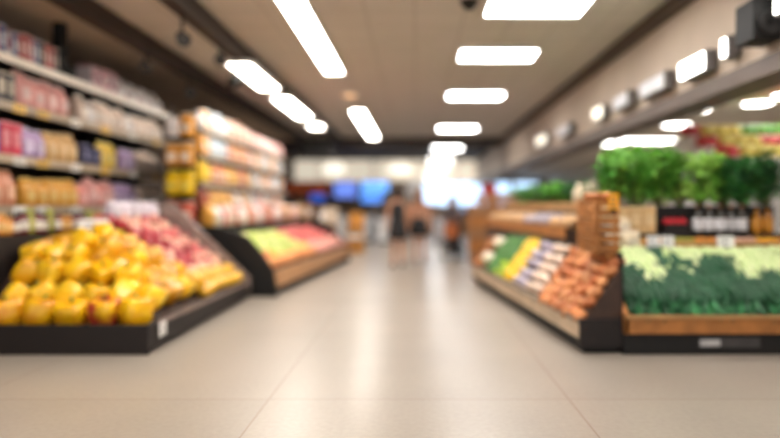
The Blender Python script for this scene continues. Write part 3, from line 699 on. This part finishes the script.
for k in range(2):
    BT2.get('amber bottle at the right edge of the display, %s' % ('left', 'right')[k], 'amber bottles on the right display', (3.5 + .115 * k, EY0 + 1.1, .98), (0, 0, 0), 1)
# top: herbs
H1 = [herb('p', mat('parsley_green', (150, 216, 84), .5, .3, 4, .25, rgb2=(72, 150, 42)), STEM, s) for s in (1, 2)]
H2 = [herb('p', mat('dill_green', (180, 226, 100), .5, .3, 4, .15, rgb2=(112, 176, 60)), STEM, 3)]
H3 = [herb('p', mat('kale_green', (66, 136, 62), .5, .3, 6, .12, rgb2=(28, 80, 40)), STEM, 4)]
for r in range(2):
    n = 8
    for i in range(n):
        x = 2.12 + i * .225 + r * .05
        nm, pr = ('bright green parsley bunch', H1) if x < 2.65 else (('yellow green dill bunch', H2) if x < 3.1 else ('dark green kale bunch', H3))
        random.choice(pr).get('%s, %s in the %s row of herbs' % (nm, place_lr(i, n), ('front', 'back')[r]), 'herb bunches on top of the right display',
               (x, EY0 + 1.27 + r * .16, 1.262 + r * .01), (R(6 if r == 0 else -4), random.uniform(-.15, .15), random.uniform(0, 6)), (1.0, .8, (1.0 if x < 2.65 else .84) * random.uniform(.88, 1.08)))

# ================================================================== LONG RIGHT CASE (angled along the aisle)
T3 = Matrix.Translation((1.39, 5.09, 0)) @ Matrix.Rotation(R(5.1), 4, 'Z'); RZ3 = R(5.1)
LEN = 4.85
t = thing('produce_case', 'long wood-sided produce case running down the right of the aisle', 'produce case', (1.39, 5.09, 0), RZ3)
obj('plinth', box(.06, .36, .04, LEN, 0, .13), BLACK, t)
obj('side_board', box(0, .03, .0, LEN, .13, .3, bev=.005), mat('weathered_board', (190, 168, 142), .5, .2, 4), t)
obj('side_rail', box(-.012, 0, 0, LEN, .27, .3), mat('rail_grey', (120, 104, 90), .4), t)
obj('end_board', box(.0, .37, -.03, 0, .06, .3), DBROWN, t)
obj('sloped_tray', prism([(.03, .13), (.03, .24), (.37, .72), (.37, .13)], 'y', 0, LEN), mat('tray_brown', (70, 48, 38), .6), t)
obj('back_board', box(.37, .39, .0, LEN, .0, .86), DBROWN, t)
obj('far_end', prism([(0, .05), (0, .32), (.39, .86), (.39, .05)], 'y', LEN, LEN + .03), DBROWN, t)
def hf3(u): return .26 + 1.38 * (u - .03)
def pos3(u, v, dz): u += random.uniform(-.012, .012); return T3 @ Vector((u, v + random.uniform(-.03, .03), hf3(u) + dz))
PO = [potato('p', mat('potato_skin_%d' % k, c, .6, .25, 5, .15, rgb2=c2), k) for k, (c, c2) in enumerate((((214, 142, 84), (190, 112, 60)), ((196, 118, 66), (170, 92, 50)), ((226, 164, 110), (204, 130, 76))))]
for j in range(12):
    for i in range(6):
        u = .04 + i * .068; v = .06 + j * .098 + (.04 if i % 2 else 0)
        random.choice(PO).get('brown sweet potato, %s row up the slope, %s' % (ORD[i], place_lr(j, 12, 'near', 'far')), 'sweet potatoes at the near end of the long case',
            pos3(u, v, .035 + random.uniform(0, .02)), (random.uniform(-.4, .4), random.uniform(-.9, -.2), RZ3 + random.uniform(-1.2, 1.2)), random.uniform(.105, .135))
GL = roundfruit('garlic_bulb', 'p', 'garlic', mat('garlic_skin', (236, 216, 196), .5, .15, 4, .1, rgb2=(222, 190, 170)), dim=-.14, stem=False)
ON = roundfruit('onion', 'p', 'onion', mat('onion_skin', (206, 198, 208), .4, .2, 4, .2, rgb2=(164, 146, 172)), dim=-.12, stem=False)
for j in range(5):
    for i in range(5):
        u = .07 + i * .075; v = 1.3 + j * .1
        GL.get('cream garlic bulb, %s row up, %s' % (ORD[i], place_lr(j, 5, 'near', 'far')), 'garlic beside the sweet potatoes', pos3(u, v, .045 + random.uniform(0, .015)), (random.uniform(-.5, .5), random.uniform(-.8, 0), 0), .1)
        v = 1.83 + j * .1
        ON.get('pale purple onion, %s row up, %s' % (ORD[i], place_lr(j, 5, 'near', 'far')), 'pale onions in the long case', pos3(u, v, .045 + random.uniform(0, .015)), (random.uniform(-.5, .5), random.uniform(-.8, 0), 0), .1)
YS = longveg('yellow_squash', 'p', 'squash', mat('squash_skin', (246, 206, 40), .35, .2, 5, .1, rgb2=(236, 180, 24)), .2, .06)
ZU = longveg('cucumber', 'p', 'cucumber', mat('cucumber_skin', (88, 150, 58), .4, .4, 9, .25, rgb2=(40, 96, 36)), .16, .05)
LI = roundfruit('lime', 'p', 'lime', mat('lime_skin', (176, 206, 40), .35, .15, 5, .08), dim=0, stem=False)
for j in range(6):
    for i in range(5):
        YS.get('yellow squash, %s row up, %s' % (ORD[i], place_lr(j, 6, 'near', 'far')), 'yellow squash in the long case', pos3(.09 + i * .07, 2.36 + j * .085, .05), (0, random.uniform(-1.1, -.8), RZ3 + random.uniform(-.2, .2)), (.17, .2, .2))
for j in range(13):
    for i in range(5):
        u = .09 + i * .07; v = 2.9 + j * .082
        if i < 2 and j < 6:
            LI.get('lime green citrus, %s row, %s' % (('lower', 'upper')[i], place_lr(j, 6, 'near', 'far')), 'limes in the long case', pos3(u - .02, v, .04), (0, 0, 0), .09)
        else:
            ZU.get('green cucumber, %s row up, %s' % (ORD[i], place_lr(j, 13, 'near', 'far')), 'cucumbers in the long case', pos3(u, v, .045), (0, random.uniform(-1.1, -.75), RZ3 + random.uniform(-.3, .3)), (.2, .22, .22))
CF = mush('cauliflower', 'p', 'cauliflower', mat('cauliflower_curd', (236, 224, 200), .8, .15, 12), mat('cauliflower_leaf', (150, 176, 90), .5))
for j in range(2):
    for i in range(2):
        CF.get('cream cauliflower in the long case, %s' % (('lower near', 'lower far'), ('upper near', 'upper far'))[i][j], 'cauliflowers in the long case', pos3(.12 + i * .17, 4.08 + j * .2, .08), (0, -.5, 0), .2)
BR = potato('p', mat('loaf_crust', (190, 120, 66), .6, .3, 6, .12, rgb2=(150, 86, 46)), 9, 'yam', 'yam')
for j in range(3):
    for i in range(4):
        BR.get('brown yam at the far end of the long case, %s row up, %s' % (ORD[i], ('near', 'middle', 'far')[j]), 'yams at the far end of the long case', pos3(.06 + i * .09, 4.47 + j * .15, .05), (0, -.6, RZ3 + random.uniform(-.5, .5)), .13)
# stacked crates and yellow tag on the rear ledge above the sweet potatoes
for k in range(3):
    q = T3 @ Vector((.24, .42 + .0, 0))
for k in range(3):
    nme = ('lowest', 'middle', 'topmost')[k]
    q = T3 @ Vector((.28, .27, .86 + k * .155))
    crate('orange wooden crate above the sweet potatoes, %s of its stack' % nme, q, RZ3, .22, .42, .15, OWOOD, 'crates stacked above the sweet potatoes', 2)
t = thing('crate_stand', 'wooden stand carrying the crates above the sweet potatoes', 'stand', tuple(T3 @ Vector((.28, .27, .0))), RZ3)
obj('stand_top', box(-.1, .1, -.21, .21, .845, .858), OWOOD, t)
for s in (-.17, .17): obj('stand_leg', box(-.0, .07, s - .02, s + .02, .8, .845), OWOOD, t)
q = T3 @ Vector((.28, .05, 1.2))
price_card('bright yellow tag on the front of the topmost orange crate', (q.x + .04, q.y - .012, 1.2), 0, .085, .15, 0, mat('yellow_tag', (250, 170, 10), .5))
for j in range(3):
    for i in range(2):
        q = T3 @ Vector((.24 + i * .085, .15 + j * .12, 1.345))
        PO[0].get('sweet potato in the topmost orange crate, %s %s' % (('left side', 'right side')[i], ('near end', 'middle', 'far end')[j]), 'sweet potatoes in the top crate', q, (random.uniform(-.5, .5), 0, random.uniform(0, 3)), .1)

# ------------------------------------------------------------------ stepped rack behind the long case
RX, RY = 1.66, 6.75
t = thing('stepped_rack', 'wooden stepped rack behind the long right case carrying vegetables and greens', 'rack', (RX, RY, 0), RZ3)
obj('lower_step', box(.02, .36, -.05, 4.2, 0, 1.0), mat('rack_dark', (70, 50, 38), .6), t)
obj('upper_step', box(.36, .8, -.05, 4.2, 0, 1.28), mat('rack_dark', (70, 50, 38), .6), t)
obj('step_edge', box(.0, .02, -.05, 4.2, .9, 1.03), OWOOD, t)
obj('step_edge', box(.34, .36, -.05, 4.2, 1.2, 1.31), WOOD, t)
T4 = Matrix.Translation((RX, RY, 0)) @ Matrix.Rotation(RZ3, 4, 'Z')
GN = roundfruit('grey_onion', 'p', 'onion', mat('grey_onion_skin', (170, 160, 166), .45, .2, 4, .2, rgb2=(140, 124, 134)), dim=-.1, stem=False)
MU = roundfruit('tan_turnip', 'p', 'turnip', mat('turnip_skin', (210, 172, 126), .5, .2, 4, .15, rgb2=(190, 140, 90)), dim=-.1, stem=False)
for j in range(24):
    for i in range(2):
        q = T4 @ Vector((.1 + i * .15, .05 + j * .172, 1.06 + i * .03))
        far = j > 10
        (GN if not far and j > 3 else MU).get('%s on the lower rack step, %s row, %s' % ('grey onion' if (not far and j > 3) else 'tan turnip', ('front', 'back')[i], place_lr(j, 24, 'near', 'far')), 'roots on the lower rack step', q, (random.uniform(-.5, .5), random.uniform(-.5, .5), 0), .15)
for j in range(11):
    q = T4 @ Vector((.55, .15 + j * .36, 1.285))
    if j in (1, 2):
        CB.get('cream bag on the upper rack step, %s' % ('near', 'far')[j - 1], 'cream bags on the upper rack step', q, (0, 0, PI/2), 1.4)
    else:
        random.choice(H1 if j % 3 else H3).get('leafy green bunch on the upper rack step, %s' % place_lr(j, 11, 'near', 'far'), 'greens on the upper rack step', q, (0, 0, random.uniform(0, 6)), (.8, .8, .5))

# ------------------------------------------------------------------ white fruit stand at the far right
t = thing('fruit_stand', 'tall white stand with trays of fruit behind the herbs at the right', 'fruit stand', (3.75, 7.2, 0))
obj('body', box(0, 2.4, .1, 1.6, 0, 1.8), mat('stand_white', (206, 200, 194), .5), t)
for k, (y0, z0) in enumerate(((.0, 1.8), (.5, 1.98), (1.0, 2.18))):
    b = bmesh.new(); bx(b, 0, 2.4, y0, y0 + .5, z0, z0 + .03); bx(b, 0, 2.4, y0, y0 + .025, z0 + .03, z0 + .05)
    if k: bx(b, 0, 2.4, y0 + .02, 1.58, 1.8, z0)
    obj('tray_shelf', b, WHITE, t)
RA = roundfruit('red_fruit', 'p', 'fruit', mat('red_fruit_skin', (214, 44, 50), .3, .15, 4, .1, rgb2=(230, 80, 84)))
YM = roundfruit('yellow_melon', 'p', 'melon', mat('melon_yellow', (242, 226, 120), .35, .12, 4, .08), dim=0, stem=False)
WM = roundfruit('green_gourd', 'p', 'gourd', mat('gourd_green', (96, 166, 60), .35, .3, 5, .1), dim=0, stem=False)
for k, (y0, z0) in enumerate(((.0, 1.8), (.5, 1.98), (1.0, 2.18))):
    n = 12
    for i in range(n):
        for q_ in range(2):
            x = .12 + i * .19; yy = y0 + .16 + q_ * .19
            if 1 <= i <= 3: p, nm = YM, 'yellow melon'
            elif k == 2 and i > 3: p, nm = WM, 'green gourd'
            else: p, nm = RA, 'red fruit'
            p.get('%s on the %s tray of the white stand, %s, %s' % (nm, ('lowest', 'middle', 'top')[k], ('front', 'back')[q_], place_lr(i, n)), 'fruit on the white stand', (3.75 + x, 7.2 + yy, z0 + .125 + q_ * .03), (random.uniform(-.5, .5), random.uniform(-.5, .5), 0), .19)

# ================================================================== FAR END OF THE STORE
def screen(label, x, z, w_, h, col, e, y=29.3, hang=3.58):
    t = thing('hanging_screen', label, 'screen', (x, y, z), 0, 'hanging screens at the far end')
    obj('screen_case', box(-w_/2 - .03, w_/2 + .03, 0, .08, -h/2 - .03, h/2 + .03, bev=.01), BLACK, t)
    obj('lit_panel', box(-w_/2, w_/2, -.01, 0, -h/2, h/2), mat('lit_blue', col, emit=e), t)
    b = bmesh.new(); tube(b, [(0, .04, h/2), (0, .04, hang - z)], .02, 6); obj('hanger', b, BLACK, t)
screen('blue hanging screen, leftmost and smallest', -4.75, 1.75, .7, .45, (40, 90, 190), 0.60)
screen('lavender blue hanging screen, second from the left', -3.4, 2.1, 1.05, .75, (110, 140, 235), 0.65)
screen('sky blue hanging screen, upper of the overlapping pair', -1.95, 2.25, 1.3, .5, (110, 175, 255), 0.90)
screen('sky blue hanging screen, lower of the overlapping pair', -2.1, 1.7, 1.0, .45, (90, 150, 245), 0.75, 29.0)
screen('small pale blue screen below the bright windows', 2.0, 1.0, .6, .5, (150, 190, 240), 0.65, 28)
t = thing('hanging_sign', 'long rust orange hanging sign at the far left', 'sign', (-4.35, 23.5, 1.98))
obj('sign_panel', box(-.95, .95, 0, .06, -.22, .28, bev=.01), mat('sign_rust', (226, 104, 50), .5, .2, 2), t)
for sx in (-.7, .7):
    b = bmesh.new(); tube(b, [(sx, .03, .28), (sx, .03, 1.6)], .015, 6); obj('hanger', b, BLACK, t)
t = thing('hanging_sign', 'dark grey box sign under the ceiling edge at the far left', 'sign', (-3.1, 19.0, 3.1))
obj('sign_panel', box(-.5, .5, -.1, .1, -.25, .2, bev=.02), mat('sign_slate', (60, 60, 62), .5), t)
b = bmesh.new(); tube(b, [(0, 0, .2), (0, 0, .5)], .02, 6); obj('hanger', b, BLACK, t)
for k, x in enumerate((-4.0, -.75)):
    t = thing('wall_lamp', 'white round lamp on the cream band at the far end, %s' % ('left', 'right')[k], 'light', (x, 29.88, 3.15), 0, 'round lamps on the far cream band')
    b = lathe([(.02, 0), (.28, .02), (.3, .06), (.22, .12), (.05, .15)], 18); o = obj('lamp_globe', b, mat('globe', (255, 246, 228), emit=.75), t, True); o.rotation_euler = (PI/2, 0, 0); o.scale = (2.0, 1, 1)
    o = obj('wall_plate', lathe([(.32, 0), (.32, .02)], 18), WHITE, t); o.rotation_euler = (PI/2, 0, 0)
b = bmesh.new(); 
t = thing('round_sign', 'round white sign hanging above the walking women', 'sign', (.0, 24.0, 1.95))
o = obj('sign_disc', lathe([(.02, -.03), (.36, -.03), (.38, 0), (.36, .03), (.02, .03)], 28), mat('disc_white', (226, 222, 220), .4, .05), t); o.rotation_euler = (PI/2, 0, 0)
b = bmesh.new(); tube(b, [(0, 0, .36), (0, 0, 1.63)], .012, 6); obj('hanger', b, BLACK, t)
# checkout counters and dividers
def counter(label, x, y, w_, h, col, rz=0):
    t = thing('checkout_counter', label, 'checkout counter', (x, y, 0), rz, 'checkout counters at the far end')
    obj('counter_body', box(-w_/2, w_/2, -.9, .9, .08, h - .04, bev=.01), mat('counter_%d' % col[0], col, .45, .08), t)
    obj('counter_top', box(-w_/2 - .03, w_/2 + .03, -.93, .93, h - .04, h, bev=.01), GREY, t)
    obj('kickboard', box(-w_/2 + .03, w_/2 - .03, -.87, .87, 0, .08), BLACK, t)
    obj('till', box(-.14, .14, -.3, -.24, h + .12, h + .36), BLACK, t)
    obj('till_stand', box(-.03, .03, -.28, -.24, h, h + .14), BLACK, t)
counter('white checkout counter, leftmost at the far end', -2.75, 22, .55, .95, (226, 226, 228))
counter('white checkout counter, second from the left', -1.85, 22.5, .55, .95, (220, 222, 226))
counter('white checkout counter just left of the walking women', -1.05, 21.5, .5, .9, (224, 224, 226))
counter('pale checkout counter right of the walking women', 1.05, 21.5, .7, .75, (214, 212, 216))
counter('pale checkout counter at the far right', 3.4, 22, .7, 1.0, (206, 206, 212))
for k, (x, y, c, lb, h) in enumerate(((-1.62, 16.5, (224, 160, 70), 'tall amber cardboard display at the end of the left cases', 1.1), (-2.2, 15.2, (214, 196, 176), 'beige cardboard display beside the amber one', 1.25),
                                      (-3.0, 16.2, (196, 150, 110), 'tan cardboard display left of the beige one', 1.35))):
    t = thing('cardboard_display', lb, 'display stand', (x, y, 0), 0)
    obj('display_body', box(-.22, .22, -.2, .2, 0, h * .75, bev=.01), mat('display_%d' % c[0], c, .6, .15, 5), t)
    obj('header_board', box(-.22, .22, .16, .2, h * .75, h), mat('display_%d' % c[0], c, .6, .15, 5), t)
    for q in range(3): obj('display_pocket', box(-.2, .2, -.26, -.2, .15 + q * h * .22, .15 + q * h * .22 + .12), WHITE if q % 2 else OWOOD, t)
for k in range(5):
    P['whitebag'].get('white bag standing on the beige and tan displays, %s' % place_lr(k, 5), 'white bags near the far displays', (-2.34 + .07 * (k % 2) if k < 2 else -3.15 + .1 * k, 15.1 if k < 2 else 16.1, (.9375 if k < 2 else 1.0125)), (0, 0, 0), .6) if k in (0, 3) else None
# crates beyond the long right case, with a red fruit box on top
for s, (x, y, n) in enumerate(((1.45, 13.4, 5), (2.0, 13.2, 6), (1.75, 14.6, 6))):
    for k in range(n):
        crate('brown crate in the %s stack beyond the long right case, %s' % (('left', 'right', 'rear')[s], place_lr(k, n, 'bottom', 'top')), (x, y, k * .262), random.uniform(-.05, .05), .5, .42, .258, OWOOD if (k + s) % 2 else mat('brown_board', (170, 120, 78), .6), 'crates stacked beyond the long right case', 2)
t = thing('red_box', 'small red box on the tallest stack of brown crates', 'box', (1.8, 14.6, 1.575))
obj('box_body', box(-.16, .16, -.14, .14, 0, .2, bev=.01), mat('box_red', (200, 40, 36), .5), t)
obj('box_lid', box(-.17, .17, -.15, .15, .2, .225), mat('box_red_lid', (170, 30, 30), .5), t)
t = thing('display_fridge', 'upright pale grey fridge beyond the brown crates at the right', 'fridge', (3.1, 17.0, 0))
obj('fridge_body', box(-.42, .42, -.35, .35, 0, 1.5, bev=.02), mat('fridge_grey', (200, 204, 210), .4, .05), t)
d = obj('fridge_door', box(-.38, .38, -.38, -.35, .12, 1.45), mat('fridge_glass', (176, 190, 206), .12), t)
obj('door_handle', box(.3, .33, -.42, -.38, .6, 1.1), BLACK, d)
for k, (x, y, w_, h, c, lb) in enumerate(((-4.6, 26.5, 1.6, 1.5, (110, 70, 50), 'brown kiosk at the far left under the rust orange sign'), (-.2, 28.5, 2.4, 1.4, (150, 112, 92), 'low brown partition behind the walking women'), (3.0, 27.5, 3.0, 1.05, (176, 128, 88), 'long wooden service desk below the bright windows'))):
    t = thing('service_desk', lb, 'desk', (x, y, 0))
    obj('desk_body', box(-w_/2, w_/2, -.3, .3, 0, h - .05), mat('desk_%d' % c[0], c, .6, .2, 3), t)
    obj('desk_top', box(-w_/2 - .04, w_/2 + .04, -.34, .34, h - .05, h, bev=.01), DBROWN, t)

# ================================================================== PEOPLE
def skin_mesh(name, V, E, m, parent, sub=2):
    """V: name -> (co, radius); E: pairs. Grows one continuous surface."""
    idx = {k: i for i, k in enumerate(V)}
    me = bpy.data.meshes.new(name); me.from_pydata([V[k][0] for k in V], [(idx[a], idx[b_]) for a, b_ in E], []); me.update()
    o = bpy.data.objects.new(name, me); C.objects.link(o)
    md = o.modifiers.new('skin', 'SKIN')
    if not me.skin_vertices: me.skin_vertices.new()
    for k, i in idx.items():
        r = V[k][1]; me.skin_vertices[0].data[i].radius = (r, r) if not isinstance(r, tuple) else r
        me.skin_vertices[0].data[i].use_root = (i == 0)
    md.use_smooth_shade = True
    sd = o.modifiers.new('sub', 'SUBSURF'); sd.levels = sub; sd.render_levels = sub
    dg = bpy.context.evaluated_depsgraph_get()
    nm = bpy.data.meshes.new_from_object(o.evaluated_get(dg)); nm.name = name
    bpy.data.objects.remove(o)
    nm.materials.clear(); nm.materials.append(m)
    for p in nm.polygons: p.use_smooth = True
    o = bpy.data.objects.new(name, nm); C.objects.link(o); o.parent = parent
    return o
SKIN = mat('skin_tan', (206, 150, 116), .55, .08, 5, .02)
def person(label, loc, rz, H=1.62, stride=.14, lean=0.0, arms='down', hair='long', haircol=(70, 44, 30), hold=None):
    t = thing('person', label, 'person', loc, rz)
    k = H / 1.65; V = {}; E = []
    def J(n, x, y, z, r, par=None):
        yy = y - lean * max(0, z - .86); zz = z - .45 * lean * lean * max(0, z - .86)
        V[n] = ((x * k, yy * k, zz * k), r * k)
        if par: E.append((par, n))
    J('pelvis', 0, 0, .90, .115); J('waist', 0, 0, 1.04, .095, 'pelvis'); J('chest', 0, 0, 1.2, .115, 'waist'); J('collar', 0, 0.005, 1.33, .085, 'chest')
    J('neck', 0, 0, 1.41, .045, 'collar'); J('jaw', 0, -.015, 1.47, .06, 'neck'); J('head', 0, -.01, 1.545, .088, 'jaw'); J('crown', 0, 0, 1.6, .066, 'head')
    J('nose', 0, -.105, 1.525, .012, 'head')
    for s, n in ((-1, 'r'), (1, 'l')):
        J('ear' + n, s * .088, 0, 1.535, .015, 'head')
        J('sh' + n, s * .165, 0, 1.325, .052, 'collar')
        if arms == 'fwd': pts = ((s * .2, -.06, 1.1, .038), (s * .14, -.28, 1.03, .027))
        elif arms == 'swing': pts = ((s * .21, .04 * s, 1.1, .038), (s * .22, -.12 * s, .88, .026))
        else: pts = ((s * .21, .02, 1.09, .038), (s * .22, -.05, .86, .026))
        J('el' + n, *pts[0], 'sh' + n); J('wr' + n, *pts[1], 'el' + n)
        wx, wy, wz, _ = pts[1]; d = Vector((pts[1][0] - pts[0][0], pts[1][1] - pts[0][1], pts[1][2] - pts[0][2])).normalized()
        p = Vector((wx, wy, wz)) + d * .07; J('palm' + n, *p, .026, 'wr' + n)
        for q, (off, ln) in enumerate(((-.027, .07), (-.009, .08), (.009, .076), (.026, .058))):
            a = p + Vector((0, off, 0)) + d * .035; J('f%d%s' % (q, n), *a, .009, 'palm' + n)
            a = a + d * ln * .5 + Vector((-s * .012, 0, 0)); J('g%d%s' % (q, n), *a, .0085, 'f%d%s' % (q, n))
        a = p + Vector((-s * .01, -.04, 0)); J('th' + n, *a, .0095, 'palm' + n); J('ti' + n, *(a + d * .035 + Vector((0, -.012, 0))), .009, 'th' + n)
        st = stride * s
        J('hip' + n, s * .085, 0, .84, .092, 'pelvis'); J('kn' + n, s * .09, -st * .6 - (.03 if s > 0 else 0), .47, .055, 'hip' + n)
        lift = .05 if st < 0 else 0
        J('an' + n, s * .09, -st, .085 + lift, .036, 'kn' + n); J('heel' + n, s * .09, -st + .035, .04 + lift, .032, 'an' + n)
        J('ball' + n, s * .095, -st - .11, .032 + lift * .4, .032, 'an' + n); J('toe' + n, s * .1, -st - .17, .026 + lift * .3, .024, 'ball' + n)
    skin_mesh('body', V, E, SKIN, t)
    hp = Vector(V['head'][0]); HM = mat('hair_%d' % haircol[0], haircol, .6, .3, 20)
    def cap_f(u, v):
        x, y, z = math.sin(v) * math.cos(u), math.sin(v) * math.sin(u), math.cos(v)
        f = .118 if (y > -.35 or z > .45) else .085
        return (x * f * .9 * k, (y * f + .012) * k, z * f * k * 1.0 + .02 * k)
    o = obj('hair', blob(20, 14, cap_f), HM, t, True); o.location = hp
    if hair == 'bun':
        b = lathe([(.01, -.055), (.045, -.035), (.06, 0), (.045, .04), (.01, .055)], 14); q = obj('hair_bun', b, HM, o, True); q.location = (0, .07 * k, .11 * k)
    else:
        b = bmesh.new()
        loft(b, [[(x * a * k, (y * c + dy) * k, z * k) for x, y in selipse(1, 1, 14, .8)] for z, a, c, dy in ((.06, .09, .05, .05), (-.05, .1, .05, .06), (-.18, .1, .04, .08), (-.3, .075, .03, .09), (-.36, .03, .015, .09))])
        obj('loose_hair', b, HM, o, True)
    e = bmesh.new()
    for s in (-1, 1): lathe([(.002, -.009), (.011, 0), (.002, .009)], 8, bm=e, off=(s * .034 * k, -.083 * k, -.0))
    o = obj('eyes', e, mat('eye_dark', (40, 30, 26), .3), t, True); o.location = hp
    o = obj('mouth', box(-.024 * k, .024 * k, -.083 * k, -.07 * k, -.062 * k, -.052 * k, bev=.003), mat('lips', (170, 84, 80), .5), t); o.location = hp
    t['k'] = k
    return t, k, V, lean
def garment(t, k, lean, name, rings, col, rough=.7):
    b = bmesh.new(); rr = []
    for z, a, c, dx, dy in rings:
        yy = dy - lean * max(0, z - .86); zz = z - .45 * lean * lean * max(0, z - .86)
        rr.append([((x * a + dx) * k, (y * c + yy) * k, zz * k) for x, y in selipse(1, 1, 24, .85)])
    loft(b, rr); return obj(name, b, mat('cloth_' + name + str(col[0]), col, rough, .15, 12, 0), t, True)
def limb_cloth(t, V, name, a, b_, ra, rb, col, f1=1.0):
    A, B = Vector(V[a][0]), Vector(V[b_][0]); m = bmesh.new(); tube(m, [tuple(A), tuple(A.lerp(B, .5 * f1)), tuple(A.lerp(B, f1))], [ra, (ra + rb) / 2, rb], 14)
    return obj(name, m, mat('cloth_' + name + str(col[0]), col, .7, .15, 12, 0), t, True)
# woman in black dress, walking away
t, k, V, ln = person('person in a short black dress with dark hair in a bun, walking down the aisle', (-.36, 12.4, 0), PI + .1, 1.62, .13, 0, 'down', 'bun', (48, 30, 26))
garment(t, k, ln, 'dress', [(1.37, .1, .07, 0, 0), (1.33, .15, .1, 0, 0), (1.22, .158, .135, 0, 0), (1.04, .128, .118, 0, 0), (.9, .175, .15, 0, 0), (.75, .195, .17, 0, 0), (.6, .21, .185, 0, 0)], (24, 24, 28))
for n in 'rl': limb_cloth(t, V, 'shoe', 'heel' + n, 'toe' + n, .042, .034, (30, 26, 26))
# woman in shorts and tan top
t, k, V, ln = person('person in black shorts and a light brown top beside the one in the dress', (.1, 13.4, 0), PI - .15, 1.62, -.12, 0, 'swing', 'long', (150, 100, 66))
garment(t, k, ln, 'top', [(1.37, .09, .07, 0, 0), (1.33, .165, .1, 0, 0), (1.22, .165, .138, 0, 0), (1.04, .135, .122, 0, 0), (.97, .15, .13, 0, 0)], (180, 130, 104))
garment(t, k, ln, 'shorts', [(1.02, .14, .125, 0, 0), (.9, .19, .155, 0, 0), (.76, .22, .18, 0, 0), (.62, .235, .19, 0, 0)], (22, 24, 28))
for n in 'rl': limb_cloth(t, V, 'shoe', 'heel' + n, 'toe' + n, .042, .034, (190, 160, 140))
# stooping person holding a brown bag
t, k, V, ln = person('person in a grey jacket and black trousers stooping over a brown bag at the right', (.95, 14.6, 0), -.25, 1.56, .05, .45, 'fwd', 'long', (96, 60, 50))
garment(t, k, ln, 'jacket', [(1.37, .1, .08, 0, 0), (1.33, .18, .11, 0, 0), (1.22, .19, .15, 0, 0), (1.04, .19, .16, 0, 0), (.84, .22, .19, 0, 0)], (96, 88, 92))
for n in 'rl':
    limb_cloth(t, V, 'sleeve', 'sh' + n, 'el' + n, .066, .056, (96, 88, 92)); limb_cloth(t, V, 'sleeve', 'el' + n, 'wr' + n, .056, .045, (96, 88, 92))
    limb_cloth(t, V, 'trouser_leg', 'hip' + n, 'kn' + n, .115, .095, (22, 20, 24)); limb_cloth(t, V, 'trouser_leg', 'kn' + n, 'an' + n, .095, .085, (22, 20, 24))
    limb_cloth(t, V, 'shoe', 'heel' + n, 'toe' + n, .045, .036, (26, 22, 22))
wr = Vector(V['palml'][0]); wl = Vector(V['palmr'][0]); c = (wr + wl) / 2
Mp = Matrix.Translation((.95, 14.6, 0)) @ Matrix.Rotation(-.25, 4, 'Z'); q = Mp @ c
t = thing('paper_bag', 'brown orange paper bag held by the stooping person', 'bag', (q.x, q.y, q.z - .42), -.25)
b = bmesh.new(); loft(b, [[(x, y, z) for x, y in selipse(w_, d_, 16, .35)] for z, w_, d_ in ((0, .15, .09), (.1, .16, .1), (.34, .155, .085))])
obj('bag_body', b, mat('kraft_paper', (190, 106, 56), .7), t)
b = bmesh.new()
for s in (-1, 1): tube(b, [(-.06, s * .06, .33), (-.05, s * .04, .44), (.05, s * .04, .44), (.06, s * .06, .33)], .006, 6)
obj('handle', b, mat('kraft_dark', (150, 90, 50), .7), t)
# black trolley under the bag
t = thing('shopping_trolley', 'low black shopping trolley in front of the stooping person', 'trolley', (q.x + .05, q.y - .08, 0), -.25)
b = bmesh.new()
for z in (.2, .27, .34):
    for a in ((-.26, -.2, .26, -.2), (.26, -.2, .26, .2), (.26, .2, -.26, .2), (-.26, .2, -.26, -.2)): tube(b, [(a[0], a[1], z), (a[2], a[3], z)], .01, 6)
for i in range(7):
    x = -.26 + i * .0867
    tube(b, [(x, -.2, .34), (x, -.2, .19), (x, .2, .19), (x, .2, .34)], .006, 6)
obj('basket', b, BLACK, t)
b = bmesh.new()
for sx in (-1, 1): tube(b, [(sx * .24, .2, .34), (sx * .24, .26, .6)], .012, 6)
tube(b, [(-.24, .26, .6), (.24, .26, .6)], .014, 8); obj('push_handle', b, BLACK, t)
for sx in (-1, 1):
    for sy in (-1, 1):
        b = bmesh.new(); tube(b, [(sx * .22 - .015, sy * .17, .05), (sx * .22 + .015, sy * .17, .05)], .05, 14); tube(b, [(sx * .22, sy * .17, .06), (sx * .22, sy * .17, .2)], .01, 6)
        obj('wheel', b, BLACK, t)
for o in list(C.objects):
    if 'k' in o: del o['k']
